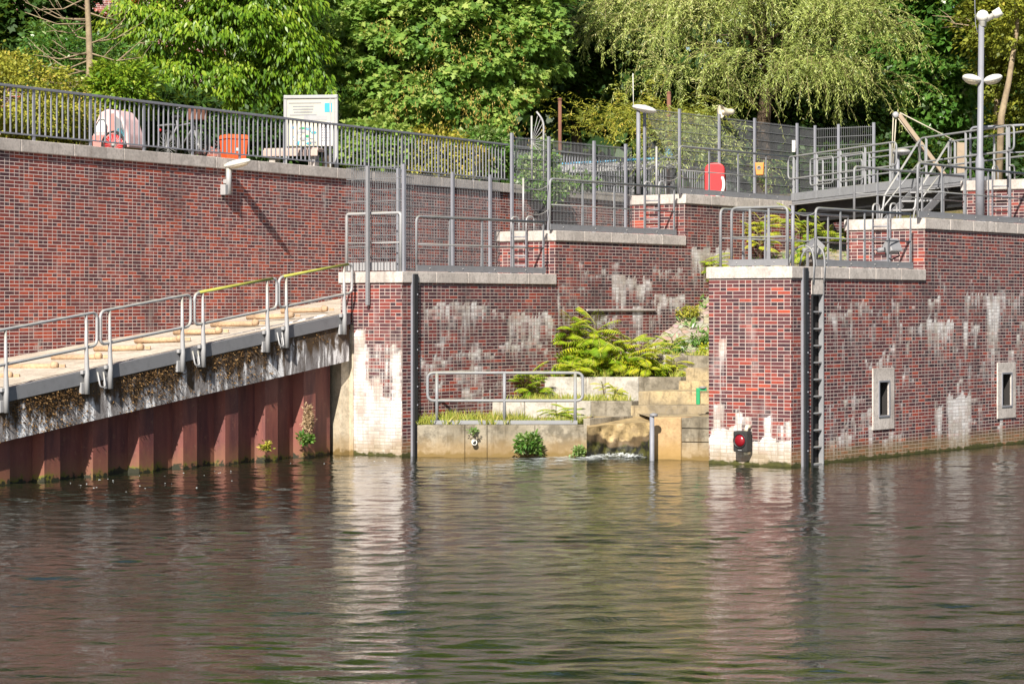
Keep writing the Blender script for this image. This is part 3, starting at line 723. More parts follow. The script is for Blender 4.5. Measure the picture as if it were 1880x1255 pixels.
# a standing steel post at the gap and the green bent pipe
o = P(1197, 845, 42.55); mb = MB(); mb.tube([(o.x, o.y, -1), (o.x, o.y, zt(764, 42.55))], .042, 14)
po = thing('steel_post', 'short round grey steel post with cap at the outflow gap', 'post', (o.x, o.y, 0))
mb.build('shaft', M['post'], po); mb = MB(); mb.lathe((o.x + .03, o.y, zt(764, 42.55)), [(.068, 0), (.072, .02), (.068, .045), (.02, .06)], 14); mb.build('cap', M['kick'], po)
q = P(1281, 743, 44.2); mb = MB(); s = 44.2 / F
gp = thing('green_bracket', 'small green painted angle bracket on the ochre concrete step', 'bracket', P(1281, 743, 44.2))
mb.boxm(P(1281.5, 727, 44.2), (.068, .07, .30)); mb.build('upright', M['green'], gp, bev=.012)
mb = MB(); mb.boxm(P(1288, 714.5, 44.2) + Vector((0, .0, 0)), (.185, .075, .055)); mb.build('arm', M['green'], gp, bev=.01)
mb = MB(); mb.lathe(P(1290, 712, 44.2), [(.07, -.006), (.07, .02), (.02, .03)], 12); mb.build('knob', M['kick'], gp)
# drain pipe in the front panel
c = P(870, 810, YF); dp = thing('drain_pipe', 'small round white drain pipe poking out of the low concrete front', 'drain pipe', c)
mb = MB(); mb.tube([c + Vector((0, .1, 0)), c + Vector((.01, -.12, -.01))], .05, 14); mb.build('pipe', M['white'], dp)
mb = MB(); mb.lathe(c + Vector((.01, -.121, -.01)), [(.036, 0), (.036, .004)], 12, (0, 1, 0)); mb.build('pipe_mouth', M['rubber'], dp)

# paved bank rising behind the steps (terrain)
def slopez(Y): return float(np.interp(Y, [48.4, 50.2, 53.6, 56.0, 58.2], [1.62, 1.75, 3.60, 4.12, 4.47]))
mb = MB(); nx, ny = 40, 64; vs = []
for j in range(ny + 1):
    Y = 48.3 + 11.0 * j / ny
    xa = A.p((Y - A.o.y) / A.u.y, 0, 0).x - .05; xb = B.p((Y + .6 - B.o.y) / B.u.y, -BT, 0).x + .9
    for i in range(nx + 1):
        f = i / nx; X = xa + (xb - xa) * f
        vs.append((X, Y, slopez(Y + .15 + f * .7) + .02 * math.sin(X * 5.1) * math.sin(Y * 4.3) + .085 * (h1(i * 13 + j * 57, 3) - .5)))
mb.add(vs, [(j * (nx + 1) + i, j * (nx + 1) + i + 1, (j + 1) * (nx + 1) + i + 1, (j + 1) * (nx + 1) + i) for j in range(ny) for i in range(nx)], True)
g = G('stone paved bank'); p_ = g.pos(); u = g.n('TexVoronoi', {'Vector': g.mp(p_, (1, 1, 2.2)), 'Scale': 5.5}, feature='DISTANCE_TO_EDGE')
cc = g.n('TexVoronoi', {'Vector': g.mp(p_, (1, 1, 2.2)), 'Scale': 5.5}, out=1)
c_ = g.mix(g.noise(p_, 3.0, 4.0), (.37, .325, .26), (.25, .22, .175)); c_ = g.mix(.25, c_, cc, 'SOFT_LIGHT')
c_ = g.mix(g.mt('MULTIPLY', g.ss(u, .08, .015), .8), c_, (.11, .10, .05)); c_ = g.mix(g.mt('MULTIPLY', g.ss(g.noise(p_, 1.7, 4.0), .54, .64), .7), c_, (.16, .17, .05))
M['bank'] = g.done(g.bsdf(c_, .9, g.bump(g.mt('ADD', u, g.noise(p_, 30.0, 4.0)), .5, .02), spec=.2))
o = mb.build('bank', M['bank'], base=(3, 53, 1.6), recalc=False); tag(o, kind='structure')

# ---- terrain and water
mb = MB(); zg = 5.44
pl = [LW.p(-40, -.1, zg), LW.p(24, -.1, zg), A.p(18.5, -AT, zg)]
pl = [Vector((-70, 41.2 - 70, zg))] if False else pl
pts = [LW.p(-40, -.2, zg), LW.p(24.3, -.2, zg), Vector((4.4, 61.6, zg)), Vector((8.5, 59.6, zg)), Vector((14, 57.5, zg)), B.p(40, -1.0, zg), Vector((160, 90, zg)), Vector((300, 420, zg)), Vector((-300, 420, zg)), Vector((-160, 60, zg))]
mb.add(pts, [tuple(range(len(pts)))])
mb.add([Vector((4.4, 61.6, zg)), Vector((8.5, 59.6, zg)), Vector((14, 57.5, zg)), Vector((15, 55.0, 3.9)), Vector((8.5, 56.8, 4.0)), Vector((2.5, 60.2, 4.0))], [(0, 5, 4, 1), (1, 4, 3, 2)])
o = mb.build('ground', M['ground'], base=(0, 60, zg), recalc=False); tag(o, kind='structure')
# the canal: real waves where they can be seen, a flat sheet around them
WR = np.random.default_rng(4); NW = 110
wl_ = np.exp(WR.uniform(math.log(.16), math.log(.85), NW)); wa_ = WR.normal(0, .72, NW) + np.where(WR.random(NW) < .5, 0, math.pi) + math.pi / 2
wk_ = 2 * math.pi / wl_; wp_ = WR.uniform(0, 6.283, NW); wh_ = WAVE * math.sqrt(2 / NW) / wk_
X0, X1, Y0, Y1 = -15.0, 16.0, 15.0, 50.0
def wave(x, y):
    x = np.asarray(x, float); y = np.asarray(y, float); z = np.zeros_like(x)
    xx = x + .25 * np.sin(y * .7 + x * .31); yy = y + .22 * np.sin(x * .8 + y * .4)
    for k in range(NW): z += wh_[k] * np.sin(wk_[k] * (math.cos(wa_[k]) * xx + math.sin(wa_[k]) * yy) + wp_[k])
    ruf = .72 + .28 * np.sin(x * .55 + 1.3 * np.sin(y * .33)) * np.sin(y * .41 + 1.1 * np.sin(x * .37) + 1)
    fade = np.clip(np.minimum(np.minimum(x - X0, X1 - x), np.minimum(y - Y0, Y1 - y)) / .8, 0, 1)
    return z * ruf * fade
gx = np.arange(X0, X1 + .01, .085); gy = [Y0]
while gy[-1] < Y1: gy.append(gy[-1] + .03 + .0009 * (gy[-1] - 15))
gy = np.array(gy); gx[-1], gy[-1] = X1, Y1; XX, YY = np.meshgrid(gx, gy); ZZ = wave(XX, YY); nx_, ny_ = len(gx), len(gy)
V = np.stack([XX, YY, ZZ], -1).reshape(-1, 3); idx = np.arange(nx_ * ny_, dtype=np.int32).reshape(ny_, nx_)
Q = np.stack([idx[:-1, :-1], idx[:-1, 1:], idx[1:, 1:], idx[1:, :-1]], -1).reshape(-1, 4)
ring = np.array([(-200, -60, 0), (200, -60, 0), (200, 110, 0), (-200, 110, 0)], float); n0 = len(V); c4 = [idx[0, 0], idx[0, -1], idx[-1, -1], idx[-1, 0]]
Q = np.concatenate([Q, np.array([(n0 + i, n0 + (i + 1) % 4, c4[(i + 1) % 4], c4[i]) for i in range(4)], np.int32)]); V = np.concatenate([V, ring]) - np.array([0, 25, 0])
me = bpy.data.meshes.new('water'); me.vertices.add(len(V)); me.vertices.foreach_set('co', V.astype(np.float32).ravel()); me.loops.add(Q.size); me.loops.foreach_set('vertex_index', Q.astype(np.int32).ravel())
me.polygons.add(len(Q)); me.polygons.foreach_set('loop_start', np.arange(0, Q.size, 4, dtype=np.int32)); me.polygons.foreach_set('loop_total', np.full(len(Q), 4, np.int32)); me.polygons.foreach_set('use_smooth', [True] * (len(Q) - 4) + [False] * 4)
me.update(calc_edges=True); me.materials.append(M['water']); o = link(me, 'water', None, (0, 25, 0)); tag(o, kind='structure')

# foam where the outflow meets the canal, and flecks drifting left
pathf = [(1190, 838), (1150, 832), (1100, 836), (1060, 842), (1000, 848), (930, 856), (860, 866), (790, 876)]
pw = []
for px, py in pathf:
    Y = CH * F / (py - HY); pw.append((Vector(((px - CX) * Y / F, Y)), ))
mb2 = MB(); st2 = []; N_ = 90
for i in range(N_ + 1):
    f = (len(pw) - 1.001) * i / N_; j = int(f); w = f - j; c = pw[j][0] * (1 - w) + pw[j + 1][0] * w
    wd = (.30 + .16 * f) * 3.2
    for k in range(7):
        e = k / 3 - 1; mb2.v.append((c.x + .15 * e, min(43.66, c.y + e * wd), .006 + .0005 * math.sin(i))); st2.append((1 - e * e) * (1.05 - .09 * f))
for i in range(N_):
    for k in range(6): mb2.f.append((i * 7 + k, (i + 1) * 7 + k, (i + 1) * 7 + k + 1, i * 7 + k + 1)); mb2.sm.append(True)
zz_ = wave([v[0] for v in mb2.v], [v[1] for v in mb2.v]); mb2.v = [(v[0], v[1], v[2] + .010 + max(z, -.004)) for v, z in zip(mb2.v, zz_)]
o = mb2.build('foam_film', M['film'], base=(0, 43, 0), recalc=False, stain=st2); tag(o, kind='stuff')
# broken white water at the foot of the lip
mb2 = MB(); st2 = []; nx, ny = 60, 26
for j in range(ny + 1):
    for i in range(nx + 1):
        f, e = i / nx, j / ny; px = 1080 + 112 * f; Y = 43.45 - 1.15 * e + .38 * math.sin(math.pi * f) * (1 - e)
        hz = (.055 * (1 - e) ** 1.6 + .008) * (.4 + .3 * math.sin(f * 29 + e * 11) * math.sin(f * 17 - e * 23 + 1) + .8 * h1(i * 7 + j * 131))
        mb2.v.append(((px - CX) * 43.3 / F - .35 * e, Y, .004 + max(0, hz))); st2.append(max(0, (.92 - .6 * e) * min(1, 8 * f, 8 * (1 - f), 6 * (1 - e) + .1)))
for j in range(ny):
    for i in range(nx): mb2.f.append((j * (nx + 1) + i, j * (nx + 1) + i + 1, (j + 1) * (nx + 1) + i + 1, (j + 1) * (nx + 1) + i)); mb2.sm.append(True)
o = mb2.build('white_water', M['film'], base=(1.5, 43, 0), recalc=False, stain=st2); tag(o, kind='stuff')
mb = MB()
for k in range(40):
    px = RN.uniform(60, 640); t = RP.t(px); d = .25 + abs(RN.gauss(0, .9)); c = RP.p(t - d * .6, d, 0)
    r = RN.uniform(.004, .010); mb.ell((c.x, c.y, .001 + float(wave([c.x], [c.y])[0])), (r * 1.6, r, r * .3), n=6, m=3)
o = mb.build('glint_bubbles', M['foam'], base=(0, 42, 0), recalc=False); tag(o, kind='stuff')  # white flecks shaped as the glints and bubbles on the water
# ------------------------------------------------------------------ guard rails
def guard(fr, t0, t1, d, z, label, group='grey guard rails on the walls', h=1.0, n=3, both=False, kick=True, mt='steel', name='guard_rail', near_round=True):
    th = thing(name, label, 'guard rail', fr.p((t0 + t1) / 2, d, z), group)
    p = fr.p; r = .024
    pts = [p(t0, d, z), p(t0, d, z + h), p(t1, d, z + h)] + ([p(t1, d, z)] if both else [])
    mb = MB(); mb.tube(rounded(pts, .11), r, 10); mb.build('top_rail', M[mt], th)
    mb = MB(); mb.tube([p(t0, d, z + h * .5), p(t1, d, z + h * .5)], .013, 8); mb.build('mid_rail', M[mt], th)
    for k in range(n + (0 if both else 1)):
        t = t0 + (t1 - t0) * (k + 1) / (n + 1); mb = MB()
        w0, w1, q = .035, .018, .008
        mb.hexa([p(t - w0, d - q, z), p(t + w0, d - q, z), p(t + w0, d + q, z), p(t - w0, d + q, z), p(t - w1, d - q, z + h - .01), p(t + w1, d - q, z + h - .01), p(t + w1, d + q, z + h - .01), p(t - w1, d + q, z + h - .01)])
        mb.build('post', M['steel'], th)
    if kick:
        mb = MB(); mb.box(fr, t0 - .03, t1 + .03, d + .028, d + .04, z + .012, z + .125); o = mb.build('toe_board', M['kick'], th)
        for k in range(n + 2):
            t = t0 + (t1 - t0) * (k + .35) / (n + 1)
            if t < t1: mb = MB(); mb.lathe(fr.p(t, d + .041, z + .068), [(.014, 0), (.014, .006), (.007, .011)], 8, (fr.n.x, fr.n.y, 0)); mb.build('bolt', M['galv'], o)
    return th

guard(A, A.t(770), A.t(1003), -.07, AZ[0], 'guard rail on the lowest step of the left brick wall above the white drips')
guard(A, A.t(1015), A.t(1243), -.07, AZ[1], 'guard rail on the middle step of the left brick wall')
guard(A, A.t(1252), A.t(1461), -.07, AZ[2], 'guard rail on the left wall in front of the red lifebuoy box')
guard(BF[0], BF[0].t(1339), BF[0].t(1442), -.07, BZ[0], 'short closed guard rail loop on the front edge of the right brick pier', n=2, both=True)
guard(B, B.t(1504), B.t(1678), -.07, BZ[0], 'low guard rail right of the ladder, with a floodlight behind')
guard(B, .25, 4.72, -BT + .08, BZ[0], 'channel side guard rail on the lowest step of the right wall', n=5, kick=False)
guard(B, B.t(1691), BS[2] - .1, -.07, BZ[1], 'guard rail in front of the tall lamp pole', n=4)
guard(B, BS[1] + .15, BS[2] - .1, -BT + .08, BZ[1], 'channel side guard rail on the middle step of the right wall', n=4, kick=False)
guard(B, BS[2] + .25, BS[2] + 5, -.07, BZ[2], 'high dark guard rail on the top step at far right', n=3, mt='post', h=1.05)
guard(BF[2], .12, BT + .2, -.1, BZ[2], 'dark guard rail frame across the top step end of the right wall', n=1, both=False, kick=False, mt='post', h=1.08)
# chain post on the corner of the right pier
c = B.p(.22, -.1, BZ[0]); cp = thing('chain_post', 'single upright grey post with slack chains between ladder and short guard rail', 'post', c)
mb = MB(); mb.tube([c, c + Vector((0, 0, 1.02))], .03, 10); mb.build('shaft', M['post'], cp)
def chain(a, b, sag, parent, name='chain', r=.009, n=14):
    a, b = Vector(a), Vector(b); mb = MB()
    mb.tube([a.lerp(b, i / n) - Vector((0, 0, sag * 4 * (i / n) * (1 - i / n))) for i in range(n + 1)], r, 5); mb.build(name, M['galv'], parent)
for hz in (.93, .5):
    chain(c + Vector((0, 0, hz)), BF[0].p(BF[0].t(1442), -.07, BZ[0] + hz), .05, cp)
    chain(c + Vector((0, 0, hz)), B.p(B.t(1504), -.07, BZ[0] + hz), .07, cp)

# access ladders on the step fronts
def access(ff, s, z0, z1, label, w=.36):
    th = thing('step_ladder', label, 'ladder', ff.p(s, .1, z0), 'short access ladders on the step fronts')
    for q in (s - w / 2, s + w / 2):
        mb = MB(); mb.bar(ff.p(q, .12, z0 + .02), ff.p(q, .12, z1), .05, .014, up=(ff.u.x, ff.u.y, 0)); mb.build('stringer', M['post'], th)
        mb = MB(); mb.tube(rounded([ff.p(q, .12, z1 - .05), ff.p(q, .12, z1 + .28), ff.p(q, -.14, z1 + .28), ff.p(q, -.14, z1)], .11), .017, 7); mb.build('grab_handle', M['galv'], th)
    for k in range(4):
        z = z0 + .17 + k * (z1 - z0 - .1) / 4; mb = MB(); mb.tube([ff.p(s - w / 2, .12, z), ff.p(s + w / 2, .12, z)], .014, 7); mb.build('rung', M['post'], th)
access(AF[1], AF[1].t(959), AZ[0], AZ[1], 'short access ladder on the middle step front of the left wall')
access(AF[2], AF[2].t(1202), AZ[1], AZ[2], 'short access ladder on the top step front of the left wall')
access(BF[1], BF[1].t(1624), BZ[0], BZ[1], 'short access ladder behind the floodlight on the middle step front')
access(BF[2], BF[2].t(1842), BZ[1], BZ[2], 'short access ladder on the top step front right of the lamp pole')

# floodlights on the right pier rail
def flood(c, yaw, label):
    th = thing('floodlight', label, 'floodlight', c, 'floodlights on the right pier')
    Mx = Matrix.Rotation(yaw, 3, 'Z') @ Matrix.Rotation(rad(-28), 3, 'X'); c = Vector(c) + Vector((0, 0, .22))
    mb = MB()
    q = [c + Mx @ Vector(v) for v in ((-.10, .10, -.09), (.10, .10, -.09), (.10, .10, .09), (-.10, .10, .09), (-.14, -.12, -.13), (.14, -.12, -.13), (.14, -.12, .13), (-.14, -.12, .13))]
    mb.hexa(q); mb.build('housing', M['galv'], th, bev=.018)
    mb = MB(); mb.hexa([c + Mx @ Vector((x, y, z)) for z in (-.11, .11) for x, y in ((-.12, -.128), (.12, -.128), (.12, -.121), (-.12, -.121))]); mb.build('glass', M['kick'], th)
    mb = MB(); mb.tube([c + Mx @ Vector((-.16, 0, 0)), c + Mx @ Vector((-.16, .03, -.15)), c + Vector((0, .02, -.22)), c + Mx @ Vector((.16, .03, -.15)), c + Mx @ Vector((.16, 0, 0))], .014, 6); mb.build('yoke', M['dark'], th)
    mb = MB(); mb.lathe(c + Vector((-.16, .0, -.04)), [(.045, -.09), (.05, .03), (.03, .06)], 10, (1, .2, .1)); mb.build('cable_gland', M['kick'], th)
flood(P(1636, 477, 44.1), rad(35), 'pale blue grey floodlight on the guard rail in front of the short access ladder')
flood(P(1499, 478, 43.2), rad(-75), 'grey floodlight just behind the ladder handles')

# ---- handrails along the ramp
def ramp_rail(pa, pb, posts, top, label, lo=False):
    ta, tb = RP.t(pa, .07), RP.t(pb, .07)
    th = thing('ramp_handrail', label, 'handrail', RP.p((ta + tb) / 2, .07, zo((ta + tb) / 2)), 'handrail panels along the ramp')
    h1_, h0_ = .90, .38; p = RP.p
    zz = lambda t, h: 1.44 + SL * t + h
    loop = rounded([p(ta, .07, zz(ta, h0_)), p(ta, .07, zz(ta, h1_)), p(tb, .07, zz(tb, h1_)), p(tb, .07, zz(tb, h0_))], .12, closed=True)
    mb = MB(); mb.tube(loop, .025, 10, closed=True); mb.build('rail_loop', M['galv'], th)
    if top == 'lichen':
        mb = MB(); mb.tube([p(ta + .12, .07, zz(ta + .12, h1_ + .003)), p(tb - .12, .07, zz(tb - .12, h1_ + .003))], .0265, 10); mb.build('top_rail', M['lichen'], th)
    for px in posts:
        t = RP.t(px, .09); mb = MB()
        mb.tube([p(t, .085, zz(t, -.34)), p(t, .085, zz(t, -.02)), p(t, .075, zz(t, h0_)), p(t, .07, zz(t, h1_ - .01))], [.042, .042, .03, .02], 10); o = mb.build('post', M['galv'], th)
        mb = MB(); mb.box(RP, t - .09, t + .05, .005, .05, zz(t, -.34), zz(t, -.16)); mb.build('bracket', M['galv'], o, bev=.008); mb = MB(); mb.box(RP, t - .10, t + .06, .035, .09, zz(t, -.03), zz(t, .03)); mb.build('clamp', M['galv'], o, bev=.008)
ramp_rail(-150, 178, (12, 160), 'galv', 'lowest ramp handrail panel, cut by the left picture edge')
ramp_rail(184, 350, (203, 336), 'galv', 'grey ramp handrail panel left of the two with yellow lichen')
ramp_rail(357, 508, (374, 492), 'lichen', 'ramp handrail panel with lichen covered yellow top, second from the brick pier')
ramp_rail(512, 646, (527, 633), 'lichen', 'uppermost ramp handrail panel with yellow top, ending at the brick pier')

# ---- low handrail on the channel front
fh = Frame((-1.5, 43.95), (1, 0)); ta, tb = fh.t(785), fh.t(1070); zb = zt(776, 43.95)
th = thing('low_handrail', 'low grey tube handrail loop on the grassy concrete front of the outflow', 'handrail', fh.p((ta + tb) / 2, 0, zb))
zt1, zt0 = zt(684, 43.95), zt(735, 43.95)
mb = MB(); mb.tube(rounded([fh.p(ta, 0, zt0), fh.p(ta, 0, zt1), fh.p(tb, 0, zt1), fh.p(tb, 0, zt0)], .12, closed=True), .028, 10, closed=True); mb.build('rail_loop', M['steel'], th)
for px in (802, 926, 1056):
    mb = MB(); t = fh.t(px); mb.tube([fh.p(t, 0, zb - .06), fh.p(t, 0, zt1)], .03, 10); mb.build('post', M['steel'], th)
mb = MB(); mb.box(fh, fh.t(790), fh.t(1060), .04, .052, zb - .02, zb + .05); mb.build('toe_board', M['steel'], th)

# ---- double wire mesh fences on the back edge of the left wall
def mesh(fr, t0, t1, d, z0, z1, mb, dv=.05, dh=.2, rv=.0028, rh=.006, comb=.03):
    n = int((t1 - t0) / dv)
    for i in range(n + 1):
        t = t0 + (t1 - t0) * i / n
        mb.box(fr, t - rv, t + rv, d - rv, d + rv, z0, z1 + comb)
    m = int(round((z1 - z0) / dh))
    for j in range(m + 1):
        z = z0 + (z1 - z0) * j / m
        for e in (-rv - rh, rv + rh): mb.box(fr, t0, t1, d + e - rh * .7, d + e + rh * .7, z - rh, z + rh)
def mesh_fence(fr, posts, d, z, h, label, t_extra=(), ph=None, grp='wire mesh fences on the left wall'):
    th = thing('mesh_fence', label, 'fence', fr.p(posts[0], d, z), grp)
    for t in posts:
        mb = MB(); mb.box(fr, t - .032, t + .032, d + .012, d + .062, z - .02, z + (ph or h) + .03); mb.build('post', M['post'], th, bev=.006)
    L = sorted(list(posts) + list(t_extra))
    for a, b in zip(L, L[1:]):
        mb = MB(); mesh(fr, a + .01, b - .01, d, z + .06, z + h - .06, mb); mb.build('wire_panel', M['wire'], th)
    return th
dF = -AT + .1
pz = lambda L: [A.t(x, dF) for x in L]
mesh_fence(A, pz([728, 828, 897]), dF, AZ[0], 1.92, 'lowest wire mesh fence bay on the left brick wall', [A.t(646, dF), 4.74])
f2 = mesh_fence(A, pz([937, 1005, 1088, 1146]), dF, AZ[1], 1.93, 'middle wire mesh fence stepping up behind the guard rail', [9.5])
mb = MB()
for px in (937, 1005):
    t = A.t(px, dF); mb.box(A, t - .035, t + .035, dF + .01, dF + .064, AZ[0], AZ[1] - .021)
mb.build('post_foot', M['post'], f2)
mesh_fence(A, pz([1181, 1245, 1318, 1383, 1461, 1494]), dF, AZ[2], 1.93, 'highest wire mesh fence with loudspeaker on the left wall')
# side wing of the top fence
tw = A.t(1494, dF); o = A.p(tw, dF, 0); WG = Frame((o.x, o.y), A.n)
mesh_fence(WG, [WG.t(1541), WG.t(1607) - .02], 0, AZ[2], 1.93, 'pale wire mesh fence wing standing in front of the dark trees', [.06], grp='wire mesh fences on the left wall')
# mesh gate across the pier head
gf = AF[0]; e0, e1 = .06, AT - .06
th = thing('mesh_gate', 'mesh screen with framed guard rail across the head of the white streaked pier', 'gate', gf.p(.7, -.08, AZ[0]))
mb = MB(); mesh(gf, e0, e1, -.10, AZ[0] + .05, AZ[0] + 1.88, mb, .05, .2); mb.build('wire_panel', M['wire'], th)
mb = MB(); mb.tube(rounded([gf.p(e0 + .03, -.06, AZ[0]), gf.p(e0 + .03, -.06, AZ[0] + 1.05), gf.p(e1 - .02, -.06, AZ[0] + 1.05), gf.p(e1 - .02, -.06, AZ[0])], .06), .027, 10); mb.tube([gf.p(e0 + .03, -.06, AZ[0] + .52), gf.p(e1 - .02, -.06, AZ[0] + .52)], .013, 8); mb.build('frame', M['galv'], th)
mb = MB()
for k in range(16):
    a = e0 + .08 + (e1 - e0 - .16) * k / 16; mb.box(gf, a, a + .045, -.05, -.03 + .01 * (k % 2), AZ[0] + .02, AZ[0] + .17)
mb.build('toe_board', M['galv'], th)
t = gf.t(676, .06); mb = MB(); mb.box(gf, t - .03, t + .03, .045, .105, gf.z(676, 560), AZ[0] + 1.9); mb.build('post', M['kick'], th, bev=.006)
for e in (e1 + .02,):
    mb = MB(); mb.box(gf, e - .03, e + .03, -.13, -.07, AZ[0], AZ[0] + 1.92); mb.build('post', M['post'], th, bev=.006)
# mesh running along the channel edge up to the first guard rail
mb = MB(); mesh(A, .08, A.t(770) + .0, -.14, AZ[0] + .05, AZ[0] + 1.7, mb, .05, .2); mb.build('wire_panel', M['wire'], th)
for px in (952, 1168):                              # white marker stakes behind the step ladders
    z0_ = AZ[0] if px < 1000 else AZ[1]
tA = A.p(AS[1] - .25, -.95, AZ[0]); 
stk = thing('chain_stake', 'thin pale upright stake with two slack chains behind the middle step ladder', 'post', A.p(5.1, -1.0, AZ[1]))
mb = MB(); mb.tube([A.p(5.1, -1.0, AZ[1]), A.p(5.1, -1.0, AZ[1] + 1.05)], .022, 8); mb.build('shaft', M['galv'], stk)
chain(A.p(5.1, -1.0, AZ[1] + .45), A.p(A.t(1005, dF), dF + .05, AZ[1] + .5), .12, stk); chain(A.p(5.1, -1.0, AZ[1] + .95), A.p(A.t(1005, dF), dF + .05, AZ[1] + 1.0), .12, stk)
stk = thing('chain_stake', 'thin pale upright stake behind the highest step ladder of the left wall', 'post', A.p(9.9, -.95, AZ[2]))
mb = MB(); mb.tube([A.p(9.9, -.95, AZ[2]), A.p(9.9, -.95, AZ[2] + 1.05)], .022, 8); mb.build('shaft', M['galv'], stk)
chain(A.p(9.9, -.95, AZ[2] + .45), A.p(A.t(1245, dF), dF + .05, AZ[2] + .5), .12, stk); chain(A.p(9.9, -.95, AZ[2] + .95), A.p(A.t(1245, dF), dF + .05, AZ[2] + 1.0), .12, stk)
# climbing guard: fan of spikes at the fence
c = P(976, 262, 50.6); th = thing('climb_guard', 'fan of thin steel spikes fixed to an upright above the fence', 'climb guard', P(976, 300, 50.6))
mb = MB(); mb.tube([P(976, 330, 50.6), P(976, 213, 50.6)], .02, 8); mb.tube(rounded([P(998, 330, 50.6), P(998, 222, 50.6), P(985, 205, 50.6)], .2), .02, 8); mb.build('upright', M['galv'], th)
for k in range(9):
    w = rad(20 + k * 13); mb = MB(); e = P(978 + 62 * math.sin(w) * .42, 262 - 52 * math.cos(w), 50.6); mb.tube([c, e], .006, 5); mb.build('spike', M['galv'], th)

# ---- picket railing on the promenade
def picket(t0, posts, t1, z, h, label, d=-.30, gap=.148):
    th = thing('picket_railing', label, 'railing', LW.p((t0 + t1) / 2, d, z), 'picket railings on the promenade')
    p = LW.p
    mb = MB(); mb.box(LW, t0, t1, d - .032, d + .032, z + h - .045, z + h); mb.build('top_rail', M['post'], th, bev=.006)
    mb = MB(); mb.box(LW, t0, t1, d - .018, d + .018, z + .115, z + .14); mb.build('bottom_rail', M['post'], th)
    for t in posts:
        mb = MB(); mb.box(LW, t - .03, t + .03, d - .012, d + .012, z - .02, z + h - .046); mb.build('post', M['post'], th)
    L = [t0] + list(posts) + [t1]
    for a, b in zip(L, L[1:]):
        if b - a < .2: continue
        n = max(1, int(round((b - a) / gap))); mb = MB()
        for i in range(1, n):
            t = a + (b - a) * i / n; mb.box(LW, t - .011, t + .011, d - .011, d + .011, z + .141, z + h - .046)
        mb.build('picket_panel', M['galv' if False else 'post'], th)
tp = [LW.t(x, -.30) for x in (62, 166, 264, 353, 440, 522, 598, 670, 738, 805, 869)]
picket(-30, [tp[0] - 1.53 * k for k in range(19, 0, -1)] + tp, LW.t(932, -.3), 5.51, .96, 'long grey picket railing on the coping of the left brick wall')
t0 = LW.t(940, -.3); picket(t0, [t0 + .9 + 1.75 * k for k in range(5)], LW.t(1235, -.3), 5.44, 1.02, 'picket railing seen behind the wire mesh fence right of the maple')
t0 = LW.t(1240, -.3); picket(t0, [t0 + .5 + 1.75 * k for k in range(3)], LW.t(1362, -.3), 5.44, 1.02, 'far picket railing section beside the red lifebuoy box')

# ---- wall lamp on the left wall
tl = LW.t(412); z = LW.z(412, 345)
th = thing('wall_lamp', 'white lamp head on a grey bracket at the left brick wall below the orange bin', 'wall lamp', LW.p(tl, 0, z - .15))
mb = MB(); mb.tube([LW.p(tl, .10, z - .12), LW.p(tl, .10, z + .42)], .055, 10); mb.build('bracket_tube', M['galv'], th)
mb = MB(); mb.box(LW, tl - .14, tl - .02, .0, .12, z - .14, z + .06); mb.box(LW, tl - .05, tl + .05, .0, .08, z + .08, z + .16); mb.build('junction_box', M['galv'], th, bev=.012)
ux = Vector((LW.n.x, LW.n.y, 0)); uy = Vector((LW.u.x, LW.u.y, 0)); tilt = Matrix.Rotation(rad(-10), 3, uy)
Mx = Matrix((tilt @ ux, uy, tilt @ Vector((0, 0, 1)))).transposed()
mb = MB(); mb.ell(LW.p(tl, .30, z + .46), (.31, .13, .07), Mx, 18, 10); mb.build('lamp_head', M['white'], th)
mb = MB(); mb.ell(LW.p(tl, .32, z + .435), (.25, .10, .06), Mx, 16, 8); mb.build('lamp_glass', M['cream_plastic'], th)

